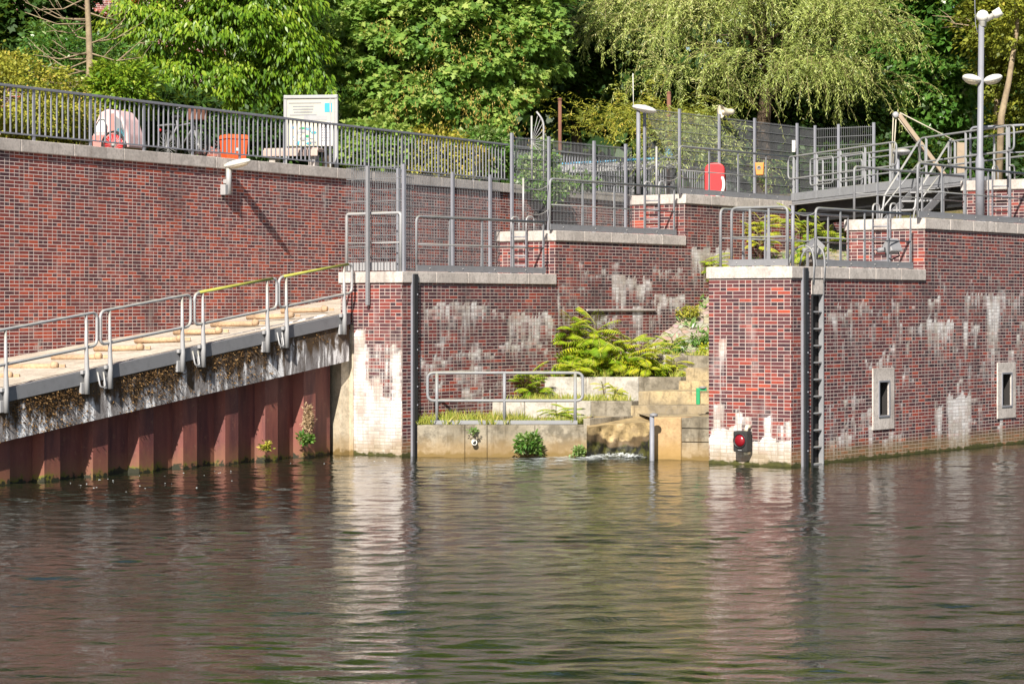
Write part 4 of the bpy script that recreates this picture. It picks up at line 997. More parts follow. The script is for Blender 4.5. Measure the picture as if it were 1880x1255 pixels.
# ---- footbridge over the channel
e0, e1 = A.p(14.0, .02, AZ[2]), B.p(9.75, -BT - .02, BZ[2]); wv = Vector((A.u.x, A.u.y, 0)) * 1.35
th = thing('footbridge', 'grey steel footbridge spanning the channel behind the right pier', 'footbridge', e0)
dn = lambda a, k: a - Vector((0, 0, k))
mb = MB(); mb.hexa([dn(e0, .06), dn(e1, .06), dn(e1 + wv, .06), dn(e0 + wv, .06), e0, e1, e1 + wv, e0 + wv]); mb.build('deck', M['kick'], th)
for s_, b in ((0, 'near'), (1, 'far')):
    o = wv * s_; q = Vector((-A.u.x, -A.u.y, 0)) * (.012 if s_ == 0 else -.012)
    mb = MB(); mb.bar(e0 + o + q + Vector((0, 0, .09)), e1 + o + q + Vector((0, 0, .09)), .012, .17); mb.build('toe_board', M['steel'], th)
    mb = MB(); i_ = wv * (.2 if s_ == 0 else -.2); mb.bar(dn(e0 + o + i_, .28), dn(e1 + o + i_, .28), .11, .42); g_ = mb.build('girder', M['dark'], th)  # black girders: the shade under the deck put into their colour
    mb = MB(); mb.bar(dn(e0 + o + q * 6, .09), dn(e1 + o + q * 6, .09), .10, .02); mb.build('flange', M['galv'], g_)
    L = (e1 - e0).length; f0 = -.02
    def at(f, h): return e0.lerp(e1, f) + o + Vector((0, 0, h))
    for fa, fb in ((f0, .63), (.76, 1.25)):
        mb = MB(); mb.tube(rounded([at(fa, .5), at(fa, 1.0), at(fb, 1.0), at(fb, .5)], .12, closed=True), .021, 9, closed=True); mb.build('handrail_loop', M['steel'], th)
        mb = MB()
        for k in range(5 if fa < .5 else 3):
            f = fa + .035 + (fb - fa - .07) * k / (4 if fa < .5 else 2)
            mb = MB(); mb.bar(at(f, .01), at(f, .99), .045, .016, up=(0, 1, 0)); mb.build('post', M['steel'], th)
    for fa in (.12, .3):
        mb = MB(); mb.tube(rounded([at(fa, .30), at(fa, .88), at(fa + .14, .88), at(fa + .14, .30)], .08, closed=True), .018, 8, closed=True); mb.build('infill_loop', M['steel'], th)
# steep stair from the middle step up to the bridge
sa, sb = P(1646, 392, 49.2), P(1716, 352, 50.6); sa.z, sb.z = 4.30, 5.16
th = thing('steel_stair', 'steep grey steel stair with sloping handrails leading up to the footbridge', 'stair', sa)
side = Vector((.80, -.60, 0)) * .36
for k in (-1, 1):
    mb = MB(); mb.bar(sa + side * k, sb + side * k, .014, .17); mb.build('stringer', M['kick'], th)
    up = Vector((0, 0, .95)); mb = MB(); mb.tube([sa + side * k, sa + side * k + up * .55 + (sb - sa) * .1, sb + side * k + up, sb + side * k + up * .2], .022, 8); mb.build('handrail', M['galv'], th)
    mb = MB(); mb.tube([sa + side * k + Vector((0, 0, .3)), sb + side * k + Vector((0, 0, .5))], .016, 8); mb.build('mid_rail', M['galv'], th)
for k in range(4):
    c = sa.lerp(sb, (k + .6) / 4.4); mb = MB(); mb.hexa([c + side * i + v + Vector((0, 0, h)) for h in (0, .03) for i, v in ((-1, Vector((-.06, -.08, 0))), (1, Vector((-.06, -.08, 0))), (1, Vector((.1, .12, 0))), (-1, Vector((.1, .12, 0))))]); mb.build('tread', M['galv'], th)

# ---- lamp and camera pole
c = B.p(B.t(1799, -.62), -.62, BZ[1]); Yp = c.y
th = thing('lamp_pole', 'tall grey pole with two white oval lamps and a white camera on top', 'lamp pole', c)
zz = lambda py: zt(py, Yp)
mb = MB(); mb.tube([c, (c.x, c.y, zz(292)), (c.x, c.y, zz(286)), (c.x + .03, c.y, zz(46))], [.085, .085, .06, .055], 14); mb.lathe(c + Vector((0, 0, .002)), [(.14, 0), (.14, .03), (.09, .05)], 14); mb.build('shaft', M['post'], th)
Mt = lambda a: Matrix.Rotation(rad(a), 3, 'Y')
for px, a in ((1784, 14), (1823, -14)):
    q = P(px, 145, Yp); mb = MB(); mb.ell(q, (.19, .22, .085), Mt(a), 16, 9); o = mb.build('lamp_head', M['white'], th)
    mb = MB(); mb.ell(q + Vector((0, 0, -.03)), (.16, .19, .075), Mt(a), 14, 8); mb.build('lamp_glass', M['cream_plastic'], o)
    mb = MB(); mb.tube([q, P(1803, 150, Yp)], .03, 8); mb.build('arm', M['post'], th)
q = P(1804, 47, Yp); mb = MB(); mb.lathe(q, [(.07, -.02), (.075, .10), (.12, .12), (.125, .2), (.09, .27), (.03, .30)], 14); mb.build('camera_base', M['white'], th)
mb = MB(); a, b = P(1808, 38, Yp), P(1838, 20, Yp - .1); mb.tube([a, a.lerp(b, .55), a.lerp(b, .56), b], [.05, .06, .085, .085], 12); mb.build('camera_body', M['white'], th)
mb = MB(); mb.tube([P(1795, 60, Yp), P(1791, 45, Yp), P(1790, 20, Yp), P(1789, -40, Yp)], .008, 5); mb.build('whip_aerial', M['post'], th)

# ---- derrick
Yd = 53.2; th = thing('derrick', 'tan steel derrick with sloping boom and ropes behind the footbridge', 'crane', P(1765, 372, Yd))
mb = MB(); m0, m1 = P(1765, 375, Yd), P(1765, 262, Yd); mb.bar(m0, m1, .20, .10, up=(0, 1, 0)); mb.build('mast', M['brown'], th, bev=.012)
b0, b1 = P(1748, 340, Yd), P(1650, 210, Yd); mb = MB(); mb.bar(b0, b1, .095, .095, up=(0, 1, 0)); mb.build('boom', M['brown'], th, bev=.02)
mb = MB(); mb.lathe(P(1644, 211, Yd) - Vector((0, .07, 0)), [(.05, 0), (.07, .02), (.05, .07), (.07, .12), (.05, .14)], 12, (0, 1, 0)); mb.build('pulley', M['galv'], th)
for a, b in ((P(1652, 207, Yd), P(1764, 264, Yd)), (P(1640, 213, Yd), P(1637, 300, Yd)), (P(1645, 216, Yd), P(1640, 300, Yd)), (P(1648, 216, Yd), P(1735, 330, Yd + .1))):
    mb = MB(); mb.tube([a, b], .014, 5); mb.build('rope', M['rope'], th)
q = P(1654, 284, Yd); mb = MB()
th = thing('lamp_head_post', 'low post with a pale flat oval lamp head under the derrick rope', 'lamp', P(1640, 350, Yd - .6))
mb.tube([P(1648, 372, Yd - .6), P(1648, 283, Yd - .6)], .045, 10); mb.build('shaft', M['post'], th)
mb = MB(); mb.ell(P(1655, 279, Yd - .6), (.20, .3, .075), None, 14, 8); mb.build('lamp_head', M['galv'], th)
# tall lamp by the mesh fence
Yl = 52.2; th = thing('street_lamp', 'grey post with flat white lamp head at the corner of the highest fence', 'street lamp', P(1172, 352, Yl))
mb = MB(); mb.tube([P(1172, 356, Yl), P(1172, 203, Yl)], [.05, .042], 12); mb.build('shaft', M['post'], th)
mb = MB(); mb.ell(P(1183, 200, Yl), (.27, .2, .075), Mt(12), 16, 8); mb.build('lamp_head', M['white'], th)
mb = MB(); mb.tube([P(1163, 200, Yl + .1), P(1162, 135, Yl + .1)], .009, 5); mb.build('aerial', M['white'], th)
# loudspeaker on its fence post
q = A.p(A.t(1322, dF), dF + .10, AZ[2] + 1.98); mb = MB(); th = thing('loudspeaker', 'cream horn loudspeaker on top of a fence post', 'loudspeaker', q)
ax = Vector((-.86, -.45, -.04)); mb.lathe(q + Vector((.1, 0, .03)), [(.06, -.13), (.07, -.06), (.07, .02), (.11, .14), (.155, .2), (.158, .205), (.10, .13), (.03, .05)], 18, ax); mb.build('horn', M['cream_plastic'], th)
mb = MB(); mb.lathe(q + Vector((.1, 0, .03)), [(.03, .06), (.045, .15), (.02, .17)], 12, ax); mb.build('horn_core', M['cream_plastic'], th)
mb = MB(); mb.tube([q + Vector((.08, 0, -.08)), q + Vector((.12, 0, .02))], .022, 7); mb.build('bracket', M['kick'], th)
# lifebuoy box
q = A.p(A.t(1313, -1.0), -1.0, AZ[2]); s_ = q.y / F; yaw = Matrix.Rotation(rad(-12), 3, 'Z')
th = thing('lifebuoy_box', 'red lifebuoy housing with rounded top and white ring inside behind the top guard rail', 'lifebuoy box', q)
w, h = 36 * s_, 64 * s_; mb = MB(); prof = []
for k in range(13):
    a = math.pi * k / 12; prof.append((w / 2 * (abs(math.cos(a)) ** .6) * (1 if math.cos(a) > 0 else -1), h * .78 + h * .22 * math.sin(a)))
prof = [(w / 2, 0)] + prof + [(-w / 2, 0)]
mb.prism([q + yaw @ Vector((x, -.12, z + .04)) for x, z in prof], yaw @ Vector((0, .24, 0))); mb.build('housing', M['red'], th, bev=.02)
mb = MB(); ring = [q + yaw @ Vector((.03 + .22 * math.sin(a), -.16, .30 + .30 * math.cos(a))) for a in [2 * math.pi * k / 24 for k in range(24)]]
ring = [q + yaw @ Vector((.04 + .17 * math.cos(a), -.15, .33 + .26 * math.sin(a))) for a in [rad(-95 + 6 * k) for k in range(24)]]
mb.tube(ring, [.012] + [.035] * 22 + [.012], 8); mb.build('lifebuoy', M['white'], th)
mb = MB(); mb.boxm(q + Vector((0, .1, .02)), (.08, .08, .1)); mb.build('foot', M['post'], th)
# orange box on the fence
q = A.p(A.t(1392, dF + .1), dF + .14, A.z(1392, 322, dF)); s_ = q.y / F
th = thing('dispenser_box', 'orange dispenser box with a dark emblem hanging on the highest fence', 'box', q)
mb = MB(); mb.prism([q + yaw @ Vector(v) for v in ((-.075, -.07, 0), (.085, -.07, 0), (.10, -.07, .28), (-.10, -.07, .28))], yaw @ Vector((0, .12, 0))); mb.build('body', M['orange2'], th, bev=.012)
mb = MB(); mb.lathe(q + yaw @ Vector((-.01, -.071, .16)), [(.05, 0), (.05, .006), (.028, .006), (.028, 0)], 14, yaw @ Vector((0, -1, 0))); mb.build('emblem', M['kick'], th)
# small notice plate on fence post
q = A.p(A.t(1452, dF), dF + .07, A.z(1452, 278, dF)); mb = MB(); mb.boxm(q + Vector((0, -.03, .12)), (.075, .008, .27), yaw)
tag(mb.build('notice_plate', M['white'], base=q, bev=.002), 'narrow blank pale plate fixed to the fence post beside the footbridge', 'sign')
# rusty posts in the shade
for px, pt, Y, lb in ((1028, 182, 60.5, 'rusty bare steel post in the dark gap between maple and willow'), (1228, 170, 63.5, 'rusty bare steel post in front of the willow, right of the white lamp')):
    q = P(px, 300, Y); q.z = 5.44; th = thing('rusty_post', lb, 'post', q)
    mb = MB(); mb.tube([q, (q.x, q.y, zt(pt, Y))], .045 if px < 1100 else .055, 10); mb.build('shaft', M['rust'], th)
    mb = MB(); mb.lathe((q.x, q.y, zt(pt, Y)), [(.058, -.03), (.06, .01), (.02, .03)], 10); mb.build('cap', M['rust'], th)
# footbridge-like beam with blue handrail far behind
Yb = 62.8; th = thing('barrier_beam', 'long pale beam with light blue rail and blue end post behind the picket railing', 'barrier', P(1120, 330, Yb))
mb = MB(); mb.bar(P(1012, 311, Yb), P(1248, 302, Yb), .22, .16, up=(0, 1, 0)); mb.build('beam', M['galv'], th, bev=.015)
mb = MB(); mb.tube([P(1026, 301, Yb), P(1240, 289, Yb)], .028, 8); mb.build('rail', M['blue'], th)
mb = MB(); mb.boxm(P(1024, 290, Yb), (.09, .1, .36)); mb.build('end_post', M['blue'], th, bev=.01)
mb = MB(); mb.prism([P(1217, 290, Yb), P(1236, 290, Yb), P(1231, 268, Yb), P(1223, 270, Yb)], (0, .15, 0)); mb.build('drive_cover', M['blue'], th, bev=.02)
for px in (1020, 1090, 1160, 1235):
    q = P(px, 305, Yb); mb = MB(); mb.boxm((q.x, q.y + .05, (q.z + 5.44) / 2), (.12, .12, q.z - 5.44)); mb.build('support', M['kick'], th)

# ---- things on the promenade
Yi = 51.5; c = P(571, 280, Yi); c.z = 5.44; Ri = Matrix.Rotation(rad(-8), 3, 'Z'); s_ = Yi / F
th = thing('information_board', 'large white information board with blue map on two posts behind the railing', 'information board', c)
def ib(x, z, sx, sz, y=-.05, dy=.01, name='x', mat='white', parent=None, bev=0):
    mb = MB(); mb.boxm(c + Ri @ Vector((x, y, z)), (sx, dy, sz), Ri); return mb.build(name, M[mat], parent or th, bev=bev)
ib(0, 1.10, 1.02, 1.02, 0, .08, 'panel', 'board', bev=.01); ib(0, 1.63, 1.14, .07, 0, .14, 'header', 'galv', bev=.01)
for x in (-.545, .545): ib(x, .84, .07, 1.66, 0, .10, 'post', 'galv', bev=.008)
ib(.545 - .12, .84, .03, 1.6, .0, .1, 'cable_duct', 'galv')
sh = ib(-.14, .84, .62, .46, -.043, .004, 'map', 'cream_plastic')
for k in range(26):
    mb = MB(); mb.ell(c + Ri @ Vector((-.16 + RN.uniform(-.24, .24), -.0455 - .0004 * k, .80 + RN.uniform(-.16, .2))), (RN.uniform(.02, .08), .002, RN.uniform(.012, .05)), Ri, 8, 4); mb.build('map_patch', M[RN.choice(['blue', 'teal', 'blue', 'galv', 'green', 'white'])], sh)
ib(.33, .85, .26, .5, -.043, .003, 'text_sheet', 'fabricw')
ib(.38, 1.40, .16, .19, -.043, .003, 'notice', 'teal'); ib(.1, 1.19, .5, .10, -.043, .003, 'caption_strip', 'galv'); ib(-.12, 1.50, .7, .02, -.043, .003, 'title_line', 'kick')
for k in range(7): ib(.32 - RN.uniform(0, .02), 1.04 - .055 * k, .21 - RN.uniform(0, .05), .016, -.0455, .002, 'text_line', 'post')
for k in range(4): ib(-.16, 1.43 - .06 * k, .60 - RN.uniform(0, .2), .022, -.043, .003, 'text_line', 'post')
# bench
Yn = 50.4; c = P(540, 300, Yn); c.z = 5.44; Rb = Matrix.Rotation(rad(-12), 3, 'Z'); th = thing('bench', 'low weathered timber bench on concrete feet in front of the information board', 'bench', c)
for k in range(3):
    mb = MB(); mb.boxm(c + Rb @ Vector((0, -.16 + .15 * k, .44)), (1.16, .13, .07), Rb); mb.build('seat_plank', M['wood'], th, bev=.012)
mb = MB(); mb.boxm(c + Rb @ Vector((0, -.26, .37)), (1.16, .04, .13), Rb); mb.build('seat_apron', M['wood'], th, bev=.01)
for x in (-.42, .42):
    mb = MB(); mb.boxm(c + Rb @ Vector((x, 0, .17)), (.14, .36, .36), Rb); mb.build('leg', M['cope'], th, bev=.02)
# grit bin
Yg = 49.0; c = P(429, 300, Yg); c.z = 5.44; Rg = Matrix.Rotation(rad(28), 3, 'Z'); th = thing('grit_bin', 'orange red plastic grit bin with lid behind the railing', 'grit bin', c)
mb = MB(); w0, w1, h = .19, .235, .56
mb.hexa([c + Rg @ Vector((x * k, y * k * .85, z)) for k, z in ((w0, .02), (w1, h)) for x, y in ((-1, -1), (1, -1), (1, 1), (-1, 1))]); mb.build('body', M['orange'], th, bev=.025)
mb = MB(); mb.hexa([c + Rg @ Vector((x * k, y * k * .87, z)) for k, z in ((.26, h + .005), (.22, h + .10)) for x, y in ((-1, -1), (1, -1), (1, 1), (-1, 1))]); mb.build('lid', M['orange'], th, bev=.03)
mb = MB(); mb.boxm(c + Rg @ Vector((.24, 0, h - .06)), (.06, .1, .035), Rg); mb.build('latch', M['blue'], th, bev=.006)
mb = MB(); mb.boxm(c + Rg @ Vector((0, -.19, .36)), (.10, .012, .06), Rg); mb.build('plate', M['white'], th, bev=.004)
# child trailer
Yt = 46.2; c = P(216, 262, Yt); c.z = 5.44; s_ = Yt / F
th = thing('child_trailer', 'white and pink bicycle trailer with red wheel parked behind the railing', 'bicycle trailer', c)
K = lambda x, y, z: c + Matrix.Rotation(rad(-24), 3, 'Z') @ Vector((x, y, z))
prof = [(-.36, .18), (-.38, .42), (-.30, .70), (-.22, .88), (-.05, .94), (.16, .90), (.30, .74), (.40, .45), (.42, .20)]
mb = MB(); mb.prism([K(x, -.28, z) for x, z in prof], Matrix.Rotation(rad(-24), 3, 'Z') @ Vector((0, .56, 0))); hood = mb.build('hood', M['pinkw'], th, bev=.04)
for (poly, m_) in (([(-.32, .5), (-.26, .72), (-.12, .78), (-.06, .66), (-.08, .5)], 'white'), ([(.02, .34), (.03, .84), (.10, .85), (.12, .34)], 'pink'), ([(.13, .40), (.14, .80), (.27, .70), (.35, .44)], 'kick'), ([(.17, .40), (.18, .56), (.30, .58), (.35, .42)], 'teal'), ([(-.36, .2), (-.37, .44), (.0, .46), (.0, .2)], 'pink')):
    mb = MB(); mb.prism([K(x, -.286, z) for x, z in poly], Matrix.Rotation(rad(-24), 3, 'Z') @ Vector((0, .004, 0))); mb.build('panel', M[m_], hood)
def wheel(cf, r, ay, parent, disc=None, name='wheel'):
    mb = MB(); mb.tube([cf + Vector((r * math.cos(a) * ay.x, r * math.cos(a) * ay.y, r * math.sin(a))) for a in [2 * math.pi * k / 24 for k in range(24)]], .022, 7, closed=True); o = mb.build(name, M['rubber'], parent)
    ax = Vector((ay.y, -ay.x, 0)); mb = MB(); mb.lathe(cf - ax * .03, [(.03, 0), (.03, .06)], 8, ax); mb.build('hub', M['galv'], o)
    mb = MB()
    for k in range(12):
        a = math.pi * k / 12; v = Vector((r * math.cos(a) * ay.x, r * math.cos(a) * ay.y, r * math.sin(a))); mb.tube([cf - v, cf + v], .0035, 4)
    mb.build('spokes', M['galv'], o)
    if disc: mb = MB(); mb.lathe(cf - ax * .02, [(r * .8, 0), (r * .8, .006), (.02, .012)], 20, ax); mb.build('disc', M[disc], o)
ay = Matrix.Rotation(rad(-24), 3, 'Z') @ Vector((1, 0, 0))
wheel(K(.14, -.36, .25), .25, ay, th, 'red'); wheel(K(.14, .36, .25), .25, ay, th, 'red')
mb = MB(); mb.tube([K(-.33, -.285, .48), K(-.30, -.285, .62), K(-.22, -.285, .74), K(-.12, -.285, .74), K(-.05, -.285, .60), K(-.06, -.285, .48)], .012, 6); mb.build('window_rim', M['dark'], hood)
mb = MB(); mb.tube([K(-.3, .3, .2), K(-.55, .3, .35), K(-.6, 0, .4)], .015, 6); mb.build('tow_bar', M['kick'], th)
# bicycle
Yc = 47.6; c = P(335, 262, Yc); c.z = 5.44; an = rad(-48); ay = Vector((math.cos(an), math.sin(an), 0))
th = thing('bicycle', 'dark bicycle parked behind the railing between trailer and orange bin', 'bicycle', c)
Kb = lambda x, z, y=0: c + ay * x + Vector((ay.y, -ay.x, 0)) * y + Vector((0, 0, z))
wheel(Kb(-.53, .34), .33, ay, th); wheel(Kb(.53, .34), .33, ay, th)
mb = MB()
for a, b in (((-.53, .34), (-.08, .30)), ((-.08, .30), (-.2, .86)), ((-.2, .74), (.36, .78)), ((-.08, .30), (.37, .70)), ((-.53, .34), (-.19, .74)), ((.34, .98), (.40, .66)), ((.40, .66), (.53, .34))): mb.tube([Kb(*a), Kb(*b)], .017, 7)
mb.build('frame', M['kick'], th)
mb = MB(); mb.tube(rounded([Kb(.22, 1.04, -.29), Kb(.36, 1.10, -.2), Kb(.36, 1.04, 0), Kb(.36, 1.10, .2), Kb(.22, 1.04, .29)], .08), .013, 7); mb.build('handlebar', M['galv'], th)
mb = MB(); mb.ell(Kb(-.21, .92), (.14, .08, .04), Matrix.Rotation(an, 3, 'Z'), 12, 7); mb.build('saddle', M['rubber'], th)
mb = MB(); mb.boxm(Kb(.5, .93), (.3, .26, .22), Matrix.Rotation(an, 3, 'Z')); mb.build('front_basket', M['rust'], th, bev=.02)
mb = MB(); mb.boxm(Kb(-.55, .78), (.42, .15, .03), Matrix.Rotation(an, 3, 'Z')); mb.build('carrier', M['kick'], th, bev=.008)
mb = MB(); mb.ell(Kb(-.78, .70), (.04, .05, .04)); mb.build('rear_light', M['red'], th)
# ------------------------------------------------------------------ foliage
RG = np.random.default_rng(21)
SHAPES = {   # outline in (along, across) of a leaf of length 1 and width 1
    'diamond': [(0, 0), (.42, .5), (1, 0), (.42, -.5)],
    'lance': [(0, 0), (.3, .5), (.62, .40), (1, 0), (.62, -.40), (.3, -.5)],
    'lobed': [(0, 0), (.10, .34), (.22, .50), (.40, .24), (.66, .46), (.72, .17), (1, 0), (.72, -.17), (.66, -.46), (.40, -.24), (.22, -.50), (.10, -.34)],
}
def leaves(name, mat, C, D, NO, Ln, Wd, rnd, shape='diamond', parent=None, base=None, fold=.18, curl=.12):
    C = np.asarray(C, float); D = np.asarray(D, float); NO = np.asarray(NO, float); n = len(C)
    Ln = np.broadcast_to(Ln, n); Wd = np.broadcast_to(Wd, n)
    D = D / (np.linalg.norm(D, axis=1, keepdims=True) + 1e-9)
    NO = NO - D * (NO * D).sum(1, keepdims=True); NO /= (np.linalg.norm(NO, axis=1, keepdims=True) + 1e-9)
    S = np.cross(D, NO); sh = np.array(SHAPES[shape]); k = len(sh)
    a = sh[:, 0][None, :, None]; b = sh[:, 1][None, :, None]
    L = Ln[:, None, None]; W = Wd[:, None, None]
    V = C[:, None, :] + D[:, None, :] * a * L + S[:, None, :] * b * W + NO[:, None, :] * (np.abs(b) * W * fold * 2 - a * a * L * curl)
    b0 = np.array(BASE[parent.name] if parent is not None else base)
    V = (V - b0).reshape(-1, 3)
    me = bpy.data.meshes.new(name); me.vertices.add(n * k); me.vertices.foreach_set('co', V.astype(np.float32).ravel())
    me.loops.add(n * k); me.loops.foreach_set('vertex_index', np.arange(n * k, dtype=np.int32))
    me.polygons.add(n); me.polygons.foreach_set('loop_start', np.arange(0, n * k, k, dtype=np.int32)); me.polygons.foreach_set('loop_total', np.full(n, k, np.int32))
    me.update(calc_edges=True); me.validate()
    at = me.attributes.new('rnd', 'FLOAT', 'FACE'); at.data.foreach_set('value', np.clip(np.broadcast_to(rnd, n), 0, 1).astype(np.float32))
    me.materials.append(M[mat]); return link(me, name, parent, Vector(b0))

def unit(n):
    v = RG.normal(size=(n, 3)); return v / np.linalg.norm(v, axis=1, keepdims=True)

def crown(mat, blobs, nclump, per, clump_r, leaf, shape, parent, droop=.3, flat=.55, front=True, name='crown', layer=0.0, wl=.75, tone=0.0):
    """leaf clumps spread through the outer half of several ellipsoids; clumps tilt outwards for light and gaps, and upper leaves are also painted lighter"""
    vol = np.array([b[3] * b[4] * b[5] for b in blobs]) ** .75; pick = RG.choice(len(blobs), nclump, p=vol / vol.sum())
    bl = np.array(blobs)[pick]; u = unit(nclump)
    if front: 
        m = (u[:, 1] > .25) & (RG.random(nclump) < .75); u[m, 1] *= -1
    r = RG.beta(4.5, 1.3, nclump)[:, None] * (1 + RG.normal(0, .07, (nclump, 1)))
    cc = bl[:, :3] + u * bl[:, 3:6] * r
    n = nclump * per; rep = np.repeat(np.arange(nclump), per)
    out = u[rep] * 1.0; out[:, 2] *= .6
    R_ = clump_r * RG.uniform(.6, 1.35, nclump)[rep][:, None]
    off = unit(n) * (RG.random((n, 1)) ** .5) * R_; off[:, 2] *= flat
    off[:, 2] -= layer * (off[:, 0] ** 2 + off[:, 1] ** 2) / (R_[:, 0] + 1e-6)
    C = cc[rep] + off
    D = out * .8 + off / (R_ + 1e-6) * .8 + RG.normal(0, .45, (n, 3)); D[:, 2] -= droop
    NO = out * .7 + RG.normal(0, .45, (n, 3)); NO[:, 2] += .75
    tone_c = RG.normal(0, .14, nclump)[rep]
    rnd = .45 + tone + tone_c + RG.normal(0, .17, n) + .12 * (off[:, 2] / (R_[:, 0] * flat + 1e-6))  # last term tints each clump's upper leaves lighter, light put into colour
    s = leaf * RG.uniform(.65, 1.3, n)
    return leaves(name, mat, C, D, NO, s, s * wl, rnd, shape, parent, fold=.14)

def trunk(parent, base, top, r0, mat='bark', limbs=6, spread=2.5, lean=0.0, name='trunk', sub=True):
    b, t = Vector(base), Vector(top); mb = MB(); H = (t - b).length
    pts = [b.lerp(t, i / 7) + Vector((RN.gauss(0, .06), RN.gauss(0, .06), 0)) * (i > 0) for i in range(8)]
    mb.tube(pts, [r0 * (1.25 if i == 0 else 1 - .78 * i / 7) for i in range(8)], 10)
    tr = mb.build(name, M[mat], parent); mb = MB()
    for k in range(limbs):
        f = RN.uniform(.32, .92); s = b.lerp(t, f); a = RN.uniform(0, 6.283); L = spread * RN.uniform(.5, 1.1)
        e = s + Vector((math.cos(a) * L, math.sin(a) * L * .8, L * RN.uniform(.25, .9))); m = s.lerp(e, .5) + Vector((0, 0, .12 * L))
        r = r0 * (1 - .75 * f) * .55; mb.tube([s, m, e], [r, r * .65, r * .25], 7)
        for j in range(3):
            q = s.lerp(e, RN.uniform(.4, .95)); d = Vector((RN.gauss(0, 1), RN.gauss(0, 1), RN.uniform(-.1, .8))).normalized() * L * .4; mb.tube([q, q + d * .5 + Vector((0, 0, .05)), q + d], [r * .4, r * .25, r * .1], 5)
    if limbs: mb.build('limb', M[mat], tr if sub else parent)
    return tr

GZ = 5.44
def tree(label, px, Y, py_top, blobs, mat, nclump, per, clump_r, leaf, shape, r0=.16, bark='bark', name='broadleaf_tree', group='trees behind the promenade', **kw):
    """blobs given as (px, py, dY, rx px, ry m, rz px) around the tree's own distance"""
    b = P(px, 300, Y); b.z = GZ
    th = thing(name, label, 'tree', b, group); s = Y / F
    bl = [(P(x, y, Y + dy).x, Y + dy, P(x, y, Y + dy).z, rx * s, ry, rz * s) for x, y, dy, rx, ry, rz in blobs]
    top = P(px, py_top, Y); trunk(th, b, top, r0, bark, 9, 2.2)
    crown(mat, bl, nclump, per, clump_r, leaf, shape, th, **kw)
    return th

# drooping broad-leaved tree left of centre
t1 = tree('bright green tree with drooping broad leaves over the bicycle and board', 430, 58.5, -160,
     [(420, 60, 0, 175, 2.2, 85), (300, 60, -.6, 110, 1.6, 60), (520, 100, -.5, 85, 1.3, 75), (350, 140, -1.0, 120, 1.3, 45), (440, 150, -.8, 90, 1.2, 50), (400, -60, .3, 200, 2.6, 100), (245, 25, -.5, 70, 1.3, 40), (480, -20, 0, 130, 2, 80), (250, 120, -1.2, 60, 1, 40), (575, 150, -.9, 28, .6, 30), (545, 95, -.9, 40, .8, 40), (400, -240, .4, 190, 2.6, 120)],
     'l_droop', 500, 110, .50, .155, 'lance', r0=.2, droop=1.3, flat=.28, layer=.75, wl=.32, tone=.15)
# maple in the middle
t2 = tree('large light green maple with hanging yellow seed clusters in the middle', 800, 62.5, -140,
     [(800, 60, 0, 200, 2.6, 110), (700, 120, -.6, 95, 1.6, 95), (880, 130, -.8, 120, 1.6, 80), (960, 90, -.4, 75, 1.5, 100), (760, 190, -1.2, 120, 1.4, 60), (900, 200, -1.2, 80, 1.2, 55), (660, 60, 0, 60, 1.6, 90), (820, -60, .2, 210, 2.8, 110), (690, 215, -1.4, 60, 1, 50), (820, -240, .3, 190, 2.8, 130), (985, 20, -.2, 50, 1.2, 60)],
     'l_maple', 1150, 58, .42, .165, 'lobed', r0=.22, droop=.35, flat=.5, wl=1.0, tone=.18)
# seed clusters of the maple
n = 170; C = []; D = []
for k in range(n):
    px = RN.gauss(820, 95); py = RN.uniform(20, 250)
    if not 640 < px < 1010: continue
    c = P(px, py, 60.4 + RN.uniform(-.9, .5) - (py > 150) * .8)
    for j in range(9): C.append((c.x + RN.gauss(0, .05), c.y + RN.gauss(0, .05), c.z - .035 * j)); D.append((RN.gauss(0, .4), RN.gauss(0, .4), -1))
leaves('seed_clusters', 'l_seed', C, D, RG.normal(size=(len(C), 3)) + np.array([0, -1, .3]), .07, .022, RG.random(len(C)), 'diamond', t2)
# dark trees
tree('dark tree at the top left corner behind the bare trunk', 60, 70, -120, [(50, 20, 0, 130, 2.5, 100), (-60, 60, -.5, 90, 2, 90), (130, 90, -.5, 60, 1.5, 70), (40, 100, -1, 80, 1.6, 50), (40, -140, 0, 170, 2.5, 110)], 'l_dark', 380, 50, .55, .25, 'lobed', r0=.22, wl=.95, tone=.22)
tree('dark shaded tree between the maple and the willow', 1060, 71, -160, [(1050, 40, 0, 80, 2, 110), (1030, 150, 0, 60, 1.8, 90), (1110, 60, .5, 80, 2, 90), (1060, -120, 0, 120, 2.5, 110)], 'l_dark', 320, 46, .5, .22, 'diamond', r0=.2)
tree('dark tree standing behind the drooping tree and the maple', 600, 70, -160, [(590, 60, 0, 90, 2, 120), (560, 170, 0, 80, 1.8, 80), (600, -120, 0, 140, 2.5, 120), (470, 190, .5, 90, 1.6, 60)], 'l_dark', 320, 46, .5, .23, 'diamond', r0=.2)
